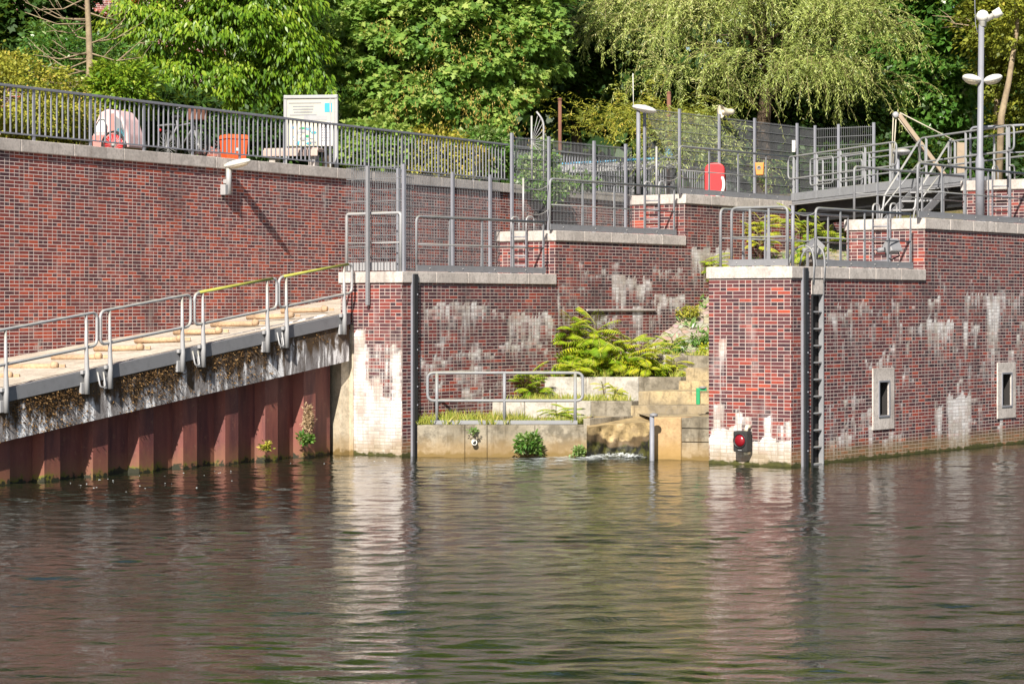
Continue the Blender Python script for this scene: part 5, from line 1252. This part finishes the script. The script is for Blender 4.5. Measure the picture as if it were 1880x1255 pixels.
# trees at right
tree('glossy mid green tree left of the lamp pole', 1730, 74, -140, [(1720, 120, 0, 80, 2, 100), (1760, 170, -.5, 60, 1.6, 80), (1690, 210, 0, 70, 1.8, 80), (1740, 20, 0, 85, 2.2, 70), (1700, -120, 0, 140, 2.6, 110), (1650, 60, .5, 60, 1.6, 100)], 'l_mid', 420, 44, .5, .23, 'diamond', r0=.2, tone=-.03)
tree('yellowish tree with pale leaning trunk at the right edge', 1835, 68, -140, [(1850, 60, 0, 80, 2, 90), (1900, 130, 0, 80, 2, 100), (1810, 20, .3, 50, 1.6, 60), (1860, -120, 0, 130, 2.6, 110), (1830, 130, .4, 40, 1.2, 60), (1880, 230, .6, 70, 1.6, 50)], 'l_yel', 420, 46, .45, .14, 'diamond', r0=.12, bark='barkl', tone=-.22)
th = thing('birch_tree', 'slender pale leaning trunk behind the right end rails', 'tree', (P(1833, 300, 63).x, 63, GZ), 'trees behind the promenade')
mb = MB(); mb.tube([(P(1833, 300, 63).x, 63, GZ), P(1838, 215, 63), P(1852, 150, 63.2), P(1866, 60, 63.4), P(1872, -60, 63.6)], [.10, .09, .075, .06, .04], 10); tr_ = mb.build('trunk', M['barkl'], th)
bl = [(P(x, y, 63.5).x, 63.5 + dy, P(x, y, 63.5).z, .9, .9, .8) for x, y, dy in ((1866, 20, 0), (1880, -40, 0), (1850, -60, .2), (1895, 60, 0))]
crown('l_yel', bl, 60, 40, .35, .12, 'diamond', th, tone=-.15)

# willow: hanging strands
def willow(label, px, Y, blobs, nstr, lmin, lmax, leaf=.11, r0=.28, name='willow_tree', mat='l_willow', down=1.0, cat='tree', limbs=True):
    b = P(px, 300, Y); b.z = GZ; th = thing(name, label, cat, b, 'trees behind the promenade' if cat == 'tree' else 'shrubs along the promenade'); s = Y / F
    if limbs: trunk(th, b, P(px, -60, Y), r0, 'bark', 12, 3.2)
    C, D, NO, RR = [], [], [], []; mb = MB()
    w = np.array([q[3] * q[5] for q in blobs], float); w /= w.sum(); per = 13
    for k in range(nstr // per):
        x, y, dy, rx, ry, rz = blobs[RG.choice(len(blobs), p=w)]
        u = unit(1)[0]
        if u[1] > .2: u[1] *= -1
        if u[2] < -.2: u[2] *= -1
        rr_ = RG.beta(5, 1.2); o = P(x, y, Y + dy)
        o = Vector((o.x + u[0] * rx * s * rr_, o.y + u[1] * ry * rr_, o.z + u[2] * rz * s * rr_))
        sv = Vector((u[0] * 1.25 + RG.normal(0, .45), u[1] * .8 + RG.normal(0, .35), .25 + RG.normal(0, .35))); tn0 = RG.normal(0, .20); dk = down * RG.uniform(.45, 1.2)
        for e in range(per):
            q = o + Vector(RG.normal(0, 1, 3) * np.array([.26, .22, .16])) + sv * RG.uniform(-.25, .35)
            L = RG.uniform(lmin, lmax) * (1.5 if RG.random() < .12 else 1); m = int(L / .04); v = (sv + Vector(RG.normal(0, .38, 3))).normalized(); tn = tn0 + RG.normal(0, .07); pts = [q.copy()]
            for j in range(m):
                v = (v * .95 + Vector((RG.normal(0, .045), RG.normal(0, .045), -.075 * dk))).normalized(); q = q + v * .04
                if j % 6 == 5: pts.append(q.copy())
                sg = 1 if j % 2 else -1; sd = Vector((v.y, -v.x, .1)) * sg
                C.append(q[:]); dd = v * .6 + sd * .9 + Vector((RG.normal(0, .45), RG.normal(0, .45), -.2 + RG.normal(0, .3))); D.append(dd[:])
                NO.append((u[0] * .6 + RG.normal(0, .5), -.5 + RG.normal(0, .5), .7 + RG.normal(0, .3))); RR.append(.5 + tn + RG.normal(0, .17))
            if e % 4 == 0 and len(pts) > 2: mb.tube(pts, [.007] * (len(pts) - 1) + [.003], 4, caps=False)
    leaves('crown', mat, C, D, NO, leaf * RG.uniform(.7, 1.25, len(C)), leaf * .2 * RG.uniform(.8, 1.3, len(C)), np.array(RR), 'diamond', th, fold=.1, curl=.15)
    (mb.build('twigs', M['twig'], th) if limbs else None); return th
willow('big weeping willow with long pale hanging strands behind the mesh fences', 1400, 68.5,
       [(1400, 40, 0, 200, 3.0, 90), (1270, 60, -.8, 120, 2.0, 90), (1520, 60, -.8, 110, 2.0, 80), (1180, 40, -.4, 90, 1.8, 70), (1570, 130, -1.2, 60, 1.2, 40), (1400, 130, -2.0, 150, 1.2, 40), (1240, 160, -1.8, 90, 1.2, 40), (1480, 150, -2, 80, 1, 40), (1110, 60, 0, 55, 1.4, 60), (1400, -90, .3, 230, 3, 90), (1600, 170, -1.0, 40, .8, 30)], 4000, .5, 1.35)
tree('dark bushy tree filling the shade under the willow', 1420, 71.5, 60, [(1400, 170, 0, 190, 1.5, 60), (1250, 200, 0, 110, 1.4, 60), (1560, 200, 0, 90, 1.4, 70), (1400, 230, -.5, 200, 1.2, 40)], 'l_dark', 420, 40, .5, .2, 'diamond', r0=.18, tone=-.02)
willow('yellow green willow shrub left of the white street lamp', 1150, 61.5, [(1140, 225, 0, 70, 1.0, 35), (1190, 240, 0, 60, 1.0, 40), (1090, 240, -.3, 40, .8, 30), (1230, 235, .5, 50, .9, 40)], 420, .4, 1.1, .11, .05, 'willow_shrub', 'l_yel', .7, 'shrub', False)
willow('leafy willow shrub behind the wire mesh left of the loudspeaker', 1290, 60.0, [(1285, 280, 0, 45, .7, 40), (1265, 240, 0, 40, .7, 40), (1340, 300, .5, 40, .6, 30)], 260, .4, 1.0, .11, .05, 'willow_shrub', 'l_willow', .7, 'shrub', False)

# bare young trunk at left
b = P(163, 200, 50.2); b.z = GZ
th = thing('bare_tree', 'thin bare pale trunk with dry twigs at upper left', 'tree', b, 'trees behind the promenade')
mb = MB(); mb.tube([b, P(165, 120, 50.2), P(163, 60, 50.2), P(160, 0, 50.2), P(158, -60, 50.2)], [.085, .075, .065, .055, .04], 9); tr_ = mb.build('trunk', M['barkl'], th); mb = MB()
for k in range(24):
    s0_ = P(163, RN.uniform(-10, 150), 50.2); a = RN.choice([-1, -1, 1]); L = RN.uniform(.5, 1.25); e = s0_ + Vector((a * L, RN.uniform(-.6, .4), RN.uniform(-.35, .75)))
    m = s0_.lerp(e, .5) + Vector((0, 0, -.12)); mb.tube([s0_, m, e], [.02, .013, .005], 5)
    for j in range(3):
        q = m.lerp(e, RN.random()); mb.tube([q, q + Vector((a * RN.uniform(0, .35), RN.uniform(-.2, .2), RN.uniform(-.1, .35)))], [.008, .003], 4)
mb.build('twigs', M['barkl'], th)

# shrubs on the bank at left and behind the railing
def shrub(label, px, py, Y, rx, rz, mat, n, leaf, shape='diamond', ry=1.0, tone=0, name='shrub', droop=.2, per=40, cr=.26, wl=.6, extra=()):
    c = P(px, py, Y); b = Vector((c.x, Y, GZ)); th = thing(name, label, 'shrub', b, 'shrubs along the promenade'); s = Y / F
    mb = MB()
    for k in range(9):
        e = Vector((c.x + RN.uniform(-.8, .8) * rx * s, Y + RN.uniform(-.5, .5) * ry, max(GZ + .2, c.z + RN.uniform(-.2, .7) * rz * s))); mb.tube([b + Vector((RN.gauss(0, .1), RN.gauss(0, .1), 0)), b.lerp(e, .5) + Vector((0, 0, .1)), e], [.025, .018, .006], 5)
    mb.build('stems', M['bark'], th)
    bl = [(c.x, c.y, c.z, rx * s, ry, rz * s)] + [(P(x, y, Y + dy).x, Y + dy, P(x, y, Y).z, a * s, ry * .8, e * s) for x, y, dy, a, e in extra]
    crown(mat, bl, n, per, cr, leaf, shape, th, droop=droop, wl=wl, tone=tone, name='foliage'); return th
shrub('wide yellow green bush spilling down the bank at the left picture edge', 30, 175, 47.5, 120, 75, 'l_yel', 420, .075, ry=1.6, tone=.08, extra=[(-60, 130, .8, 90, 70), (90, 215, -.6, 70, 40)])
shrub('pale yellow leafed bush behind the railing left of the pink trailer', 120, 225, 48.2, 90, 45, 'l_yel', 300, .065, ry=.8, tone=.25, extra=[(60, 240, -.6, 60, 30)])
shrub('green feathery bush around the bare trunk', 150, 130, 52.0, 95, 85, 'l_mid', 260, .11, 'lance', ry=1.2, tone=.05, wl=.4, extra=[(220, 170, 0, 60, 50), (100, 80, .5, 60, 50)])
shrub('low yellow green bush between bare trunk and drooping tree', 225, 165, 50.5, 60, 55, 'l_droop', 160, .12, 'lance', ry=.9, tone=.15, wl=.4)
shrub('leafy bush behind the railing right of the information board', 690, 268, 54.9, 62, 50, 'l_maple', 200, .12, 'lobed', ry=.5, tone=.3, wl=.9)
shrub('tangled dry bush behind the railing below the maple', 790, 280, 57.0, 80, 46, 'l_yel', 200, .09, ry=.5, tone=.2, extra=[(850, 295, 0, 50, 36)])
shrub('green bush behind the right end of the long railing', 885, 280, 58.8, 55, 44, 'l_mid', 190, .12, ry=.5, tone=.25)
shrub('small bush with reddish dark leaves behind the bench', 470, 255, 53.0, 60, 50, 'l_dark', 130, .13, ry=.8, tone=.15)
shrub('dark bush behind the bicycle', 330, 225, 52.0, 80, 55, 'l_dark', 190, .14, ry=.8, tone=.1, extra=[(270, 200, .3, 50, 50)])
shrub('light green climber draped over the fence between railing and mesh', 985, 320, 57.6, 32, 34, 'l_mid', 70, .12, ry=.35, tone=.3, extra=[(1000, 290, 0, 14, 30), (1060, 335, .2, 45, 12)])
shrub('ivy like growth hanging from the coping behind the middle fence', 1012, 345, 57.2, 18, 32, 'l_mid', 40, .11, ry=.2, tone=.3)
shrub('low green shrub in the shade behind the footbridge', 1560, 320, 66, 140, 60, 'l_dark', 240, .18, ry=1.2, tone=-.1, cr=.4, extra=[(1700, 320, 0, 110, 60), (1820, 310, 0, 100, 60)])
# a brick house mostly hidden by leaves, with orange creeper
c = P(225, 60, 76); hb = Vector((c.x, 76, GZ)); th = thing('brick_house', 'brick house glimpsed through the leaves at upper left', 'house', hb)
mb = MB(); mb.hexa([hb + Vector((x, y, z)) for z in (0, 9) for x, y in ((-4, 0), (3.2, 0), (3.2, 5), (-4, 5))]); mb.build('wall', M['brickl'], th)
mb = MB(); mb.prism([hb + Vector((-4.3, -.4, 9)), hb + Vector((-4.3, 5.4, 9)), hb + Vector((-4.3, 2.5, 12))], (7.8, 0, 0)); mb.build('roof', M['kick'], th)
for wx, wz in ((-.35, .9), (-.35, 3.6), (1.6, .9), (1.6, 3.6), (-2.5, 3.6)):
    mb = MB(); mb.boxm(hb + Vector((wx, -.03, wz + .7)), (1.1, .06, 1.3)); w = mb.build('window', M['white'], th); mb = MB(); mb.boxm(hb + Vector((wx, -.065, wz + .7)), (.95, .01, 1.15)); mb.build('pane', M['dark'], w); mb = MB(); mb.boxm(hb + Vector((wx, -.1, wz)), (1.3, .2, .1)); mb.build('sill', M['galv'], w)
pl = P(208, 55, 74.5); th = thing('creeper', 'orange leaved creeper on the brick house', 'creeper', (pl.x, 74.5, GZ))
mb = MB(); mb.tube([(pl.x, 75.4, GZ), (pl.x + .1, 75.3, 8), (pl.x, 75.0, 10.4)], [.06, .04, .02], 6); mb.build('stem', M['bark'], th)
crown('l_orange', [(P(x, y, 75).x, 75.3, P(x, y, 75).z, .6, .25, .4) for x, y in ((215, 60), (190, 40), (210, 85), (250, 5), (228, 50))], 70, 26, .2, .15, 'diamond', th, name='foliage')

# low rise behind the trees
mb = MB(); vs = []
for j in range(9):
    for i in range(41): vs.append((-160 + 8 * i, 99 + 6 * j, GZ - .1 + min(1, j / 3) * (7 + 1.5 * math.sin(i * .9) + math.sin(i * 2.3))))
mb.add(vs, [(j * 41 + i, j * 41 + i + 1, (j + 1) * 41 + i + 1, (j + 1) * 41 + i) for j in range(8) for i in range(40)], True)
tag(mb.build('hill', M['hill'], base=(0, 120, GZ), recalc=False), kind='structure')
# far wood behind everything
n = 64000; Y = RG.uniform(84, 98, n); px = RG.uniform(-500, 2400, n); z = GZ + RG.random(n) ** 1.0 * 21 * (1 + .15 * np.sin(px / 90.0))
C = np.stack([(px - CX) * Y / F, Y, z], 1); D = RG.normal(size=(n, 3)); D[:, 2] -= .3; NO = RG.normal(size=(n, 3)) * .6 + np.array([0, -.6, .6])
tag(leaves('woods', 'l_dark', C, D, NO, RG.uniform(.45, .95, n), RG.uniform(.35, .7, n), np.clip(.35 + .2 * np.sin(px / 60.0) + RG.normal(0, .2, n), 0, 1), 'diamond', None, (0, 90, GZ)), kind='stuff')

# ---- tree-of-heaven seedlings and weeds in the channel
def frond_pts(b, az, el, L, C, D, NO, LL, RR, mb, tone, npair=11):
    v = Vector((math.cos(az) * math.cos(el), math.sin(az) * math.cos(el), math.sin(el))); q = Vector(b); st = L / (npair + 3); pts = [q.copy()]
    side = Vector((-math.sin(az), math.cos(az), 0))
    for j in range(npair + 3):
        v = (v + Vector((0, 0, -.07))).normalized(); q = q + v * st; pts.append(q.copy())
        if j < 3: continue
        f = (j - 3) / npair; w = L * .25 * math.sin(math.pi * min(1, .22 + .74 * f)) * 1.0
        upv = side.cross(v); upv = upv if upv.z > 0 else -upv
        for sg in (-1, 1):
            C.append(q[:]); D.append((side * sg * 1.0 + v * .38 + Vector((0, 0, -.22)))[:]); NO.append((upv + side * sg * .15 + Vector((0, -.45, 0)))[:]); LL.append(w); RR.append(tone + RG.normal(0, .1))
    mb.tube(pts, [.007] * (len(pts) - 1) + [.003], 4, caps=False)
def ailanthus(label, px, py, Y, h, nf, L, tone=.5, group='fern leaved saplings in the channel', zb=None, name='sapling', az0=None):
    b = P(px, py, Y)
    if zb is not None: b.z = zb
    th = thing(name, label, 'sapling', b, group)
    C, D, NO, LL, RR = [], [], [], [], []; mb = MB(); ms = MB()
    nf = int(nf * 2.3); ns = max(1, nf // 10)
    for s_ in range(ns):
        o = Vector((RN.gauss(0, .16), RN.gauss(0, .12), 0)) * (ns > 1); hh = h * RN.uniform(.55, 1.05); lean = Vector((RN.gauss(0, .12), RN.gauss(0, .1), 0)) * hh
        top = b + o + lean + Vector((0, 0, hh)); ms.tube([b + o, (b + o).lerp(top, .5), top], [.018, .014, .008], 6)
        for k in range(nf // ns):
            f = RN.uniform(.3, 1.0); q = (b + o).lerp(top, f); az = (az0 if az0 is not None else -math.pi / 2) + RN.uniform(-2.3, 2.3)
            frond_pts(q, az, RN.uniform(.25, 1.05) * (.5 + .6 * f), L * RN.uniform(.6, 1.1), C, D, NO, LL, RR, mb, tone + RG.normal(0, .14) + .12 * f)
    LL = np.array(LL); leaves('foliage', 'l_fern', C, D, NO, LL, LL * .20, np.array(RR), 'lance', th, fold=.1, curl=.22)
    ms.build('stem', M['bark'], th); mb.build('leaf_stalks', M['lichen'], th); return th
zb3 = z3 - .05
ailanthus('tallest fern leaved sapling above the low handrail end', 1085, 690, 47.9, 1.15, 26, .78, .55, zb=zb3)
ailanthus('fern leaved sapling leaning left against the dark brick wall', 1035, 690, 48.0, .95, 22, .68, .46, zb=zb3)
ailanthus('spreading fern leaved sapling in the middle of the terrace', 1130, 690, 47.75, .8, 24, .66, .6, zb=zb3)
ailanthus('yellowish fern leaved sapling at the right of the terrace clump', 1170, 690, 47.7, .6, 22, .58, .75, zb=zb3)
ailanthus('low fern leaved sapling overhanging the white terrace panel', 1060, 692, 47.5, .35, 16, .5, .6, zb=zb3)
ailanthus('fern leaved sapling left of the handrail end on the lower terrace', 985, 735, 46.6, .62, 16, .55, .45, zb=z2 - .05)
ailanthus('small fern leaved sapling between handrail and brick wall', 968, 735, 46.9, .4, 10, .42, .6, zb=z2 - .05)
ailanthus('dark fern leaved sapling hanging in front of the handrail', 1028, 780, 44.6, .28, 12, .42, .4, zb=zt(780, YF) - .06)
ailanthus('fern leaved sapling at the foot of the sandy bank', 1208, 652, 49.0, .45, 9, .42, .5, zb=1.62)
ailanthus('bushy yellow sapling right of the terrace, before the bank', 1243, 690, 47.95, .4, 11, .34, .72, zb=z3 - .05)
ailanthus('narrow yellow weed bush growing before the second terrace panel', 1130, 736, 46.6, .36, 14, .26, .75, zb=z2 - .05)
ailanthus('tall fern leaved sapling squeezed against the right brick pier', 1298, 560, 52.2, .95, 16, .5, .45, zb=slopez(52.5))
ailanthus('yellow sapling behind the short guard rail of the right pier', 1392, 470, 53.5, .95, 20, .5, .78, zb=slopez(53.9))
ailanthus('sapling growing up in front of the footbridge', 1478, 430, 53.0, 1.2, 22, .6, .45, zb=slopez(53.4))
ailanthus('small weed bush behind the lower right ladder handles', 1478, 452, 52.0, .35, 9, .3, .6, zb=slopez(52.5))

cl = thing('weed_patch', 'dense bright undergrowth between the fern leaved saplings on the terrace', 'weeds', P(1100, 690, 47.7))
mb = MB(); 
for k in range(14):
    q = P(RN.uniform(1000, 1195), 690, 47.7); q.z = zb3; mb.tube([q, q + Vector((RN.gauss(0, .05), -.03, .3))], [.009, .004], 5)
mb.build('stems', M['bark'], cl)
crown('l_fern', [(P(x, 690, 47.75).x, 47.75, zb3 + h_, .34, .3, h_) for x, h_ in ((1010, .16), (1050, .26), (1090, .34), (1130, .32), (1165, .26), (1195, .16))], 170, 20, .15, .085, 'lance', cl, droop=.3, wl=.36, tone=.08, name='foliage')
# weeds: herb tufts on ledges, counted ones as plants
def weed(label, px, py, Y, h, w, mat, n, leaf, shape='diamond', tone=.2, wl=.5, name='weed', cr=.09, lean=0.0, group='weeds along the water'):
    b = P(px, py, Y); th = thing(name, label, 'weed', b, group); mb = MB()
    bl = []
    for k in range(5):
        e = b + Vector((RN.uniform(-.5, .5) * w + lean * h, -.05 + RN.uniform(-.08, .04), h * RN.uniform(.5, 1))); mb.tube([b, b.lerp(e, .6), e], [.008, .006, .003], 5); bl.append((b.lerp(e, .75).x, e.y, b.lerp(e, .75).z, w * .25, .09, h * .28))
    mb.build('stems', M['barkl'], th); crown(mat, bl, n, 16, cr, leaf, shape, th, name='foliage', tone=tone, wl=wl, droop=-.1); return th
weed('leafy green weed at the waterline in front of the low concrete', 968, 836, 43.62, .38, .42, 'l_mid', 60, .085, 'lance', .2, .35)
weed('small bright weed at the waterline beside the channel gap', 1060, 838, 43.6, .17, .2, 'l_mid', 26, .06, 'lance', .35, .45)
weed('tiny weed above the white drain pipe', 869, 800, 43.66, .14, .06, 'l_mid', 8, .05, 'lance', .3, .4)
t = RP.t(563); q = RP.p(t + .05, .02, .3)
def pile_weed(label, px, pyb, h, w, mat, n, leaf, tone):
    t = RP.t(px, -.05); q = RP.p(t, -.03, 0); Y = q.y
    return weed(label, px, pyb, Y - .05, h, w, mat, n, leaf, 'lance', tone, .4, cr=.07)
pile_weed('dry seed headed weed growing from the sheet piling below the beam', 566, 812, .80, .16, 'l_dry', 60, .05, .3)
pile_weed('small green weed low on the sheet piling', 492, 830, .22, .12, 'l_yel', 10, .06, .1)
pile_weed('dark green leaves below the dry weed on the sheet piling', 560, 815, .22, .2, 'l_mid', 20, .08, .1)
# weeds on the bank
for k, (px, Y, h, lb) in enumerate(((1288, 50.2, .2, 'low weed on the sandy bank beside the pier edge'), (1262, 51.2, .26, 'pale dry weed on the sandy bank below the white patch'), (1240, 49.6, .26, 'straggly weed at the left foot of the sandy bank'), (1330, 54.5, .5, 'leafy weed behind the front left corner of the right pier'),
                                    (1545, 55.8, .3, 'small weed on the sandy bank left of the access ladder'), (1300, 49.3, .2, 'grassy weed above the topmost concrete panel'), (1300, 52.6, .22, 'yellow weed higher up the bank beside the pier'))):
    q = P(px, 500, Y); q.z = slopez(Y + .3) - .0
    b = q; th = thing('weed', lb, 'weed', b, 'weeds on the sandy bank'); mb = MB(); mb.tube([b, b + Vector((.02, -.02, h * .7))], [.008, .003], 5); mb.build('stems', M['barkl'], th)
    crown(['l_mid', 'l_yel', 'l_mid', 'l_mid', 'l_fern', 'l_fern', 'l_yel'][k], [(b.x + dx, b.y, b.z + h * .5, h * .45, .15, h * .45) for dx in (-.12, .1)], 24, 16, .1, .07, 'lance', th, name='foliage', wl=.4, tone=.15)

# grass and ground cover (beyond counting)
C, D, NO, RR = [], [], [], []
def grass(pxa, pxb, Ya, Yb, z, n, h):
    for k in range(n):
        Y = RG.uniform(Ya, Yb); px = RG.uniform(pxa, pxb); b = P(px, 0, Y); zz = z(Y) if callable(z) else z
        if h1(int(px / 14), int(Y * 3)) < .3: continue
        C.append((b.x, Y, zz)); D.append((RG.normal(0, .35), RG.normal(0, .35), 1)); NO.append((RG.normal(0, 1), -1, .2)); RR.append(h * RG.uniform(.4, 1.2))
grass(768, 1060, 43.93, 44.4, zt(780, YF) - .03, 3800, .19)
grass(766, 960, 43.8, 44.6, zt(780, YF) - .02, 1500, .26)
grass(770, 1090, 44.5, 45.8, zt(780, YF) - .03, 1800, .14)
grass(886, 1160, 46.15, 46.7, z2 - .03, 1800, .17); grass(1000, 1200, 47.4, 48.2, z3 - .04, 2200, .20); grass(1180, 1262, 47.4, 48.0, z3 - .04, 500, .2)
grass(1222, 1340, 48.4, 49.0, lambda Y: 1.62, 500, .2)
grass(1290, 1600, 57.0, 59.5, lambda Y: slopez(Y) - .02, 2600, .28); grass(1340, 1600, 52.0, 57.0, lambda Y: slopez(Y) - .02, 700, .16)
C2 = np.array(C); 
tag(leaves('grass', 'l_grass', C2, D, NO, np.array(RR), np.array(RR) * .05 + .004, RG.random(len(C2)), 'diamond', None, (1, 46, 0), fold=.05, curl=.25), kind='stuff')
# dry verge along the promenade coping
C, D, NO, RR = [], [], [], []
for k in range(9000):
    t = RG.uniform(-6, 24); d = -.55 - abs(RG.normal(0, .35)); b = LW.p(t, d, 5.44)
    if h1(int(t * 1.3), 5) < .25: continue
    C.append(b[:]); D.append((RG.normal(0, .5), RG.normal(0, .5), .8)); NO.append((RG.normal(0, 1), -1, .2)); RR.append(RG.uniform(.06, .2))
tag(leaves('verge_grass', 'l_grass', C, D, NO, np.array(RR), np.array(RR) * .1 + .008, RG.random(len(C)), 'diamond', None, (-2, 50, 5.44), fold=.05, curl=.25), kind='stuff')
# moss on the beam
C, D, NO = moss_pts(2600)
o = leaves('moss', 'l_moss', C, D, NO, RG.uniform(.02, .06, len(C)), RG.uniform(.012, .03, len(C)), RG.random(len(C)), 'diamond', rm); tag(o, kind='stuff')
# low weeds rooted between the bank's stones
C, D, NO, RR = [], [], [], []
for k in range(5200):
    Y = RG.uniform(49.4, 57.5); px = RG.uniform(1215, 1600)
    if h1(int(px / 16), int(Y * 2.6)) < .62: continue
    b = P(px, 0, Y); C.append((b.x, Y, slopez(Y + .35) - .03)); D.append((RG.normal(0, .7), RG.normal(0, .6), .8)); NO.append((RG.normal(0, .6), -1, .5)); RR.append(RG.uniform(.06, .17))
tag(leaves('bank_weeds', 'l_mid', C, D, NO, np.array(RR), np.array(RR) * .3, .35 + .6 * RG.random(len(C)), 'lance', None, (3, 53, 2), fold=.1, curl=.3), kind='stuff')
# ------------------------------------------------------------------ camera, sun, sky
cam = bpy.data.cameras.new('camera'); co = bpy.data.objects.new('camera', cam); COL.objects.link(co)
cam.sensor_width = 36.0; cam.lens = 36.0 * F / 1880.0; cam.shift_y = -(627.5 - HY) / 1880.0
co.location = (0, 0, CH); co.rotation_euler = (rad(90), 0, 0); cam.clip_end = 2000; cam.clip_start = .1
SC.camera = co
EL, AZ_ = rad(37.0), rad(14.0)                       # sun behind the camera, a little to the left
S = Vector((-math.sin(AZ_) * math.cos(EL), -math.cos(AZ_) * math.cos(EL), math.sin(EL)))
sl = bpy.data.lights.new('sun', 'SUN'); sl.energy = 5.0; sl.angle = rad(.5); sl.color = (1.0, .93, .82)
so = bpy.data.objects.new('sun', sl); COL.objects.link(so); so.rotation_euler = (-S).to_track_quat('-Z', 'Y').to_euler(); so.location = (0, 0, 40)
w = bpy.data.worlds.new('World'); SC.world = w; w.use_nodes = True; nt = w.node_tree
sky = nt.nodes.new('ShaderNodeTexSky'); sky.sky_type = 'NISHITA'; sky.sun_disc = False; sky.sun_elevation = EL
sky.sun_rotation = math.atan2(S.x, S.y)
bg = nt.nodes['Background']; nt.links.new(sky.outputs[0], bg.inputs[0]); bg.inputs[1].default_value = .055
vs_ = SC.view_settings; vs_.view_transform = 'Standard'; vs_.look = 'None'; vs_.exposure = .95; vs_.gamma = 1.0
SC.display_settings.display_device = 'sRGB'
SC.cycles.use_denoising = True; SC.cycles.max_bounces = 6; SC.cycles.transparent_max_bounces = 6
SC.cycles.sample_clamp_indirect = 4.0
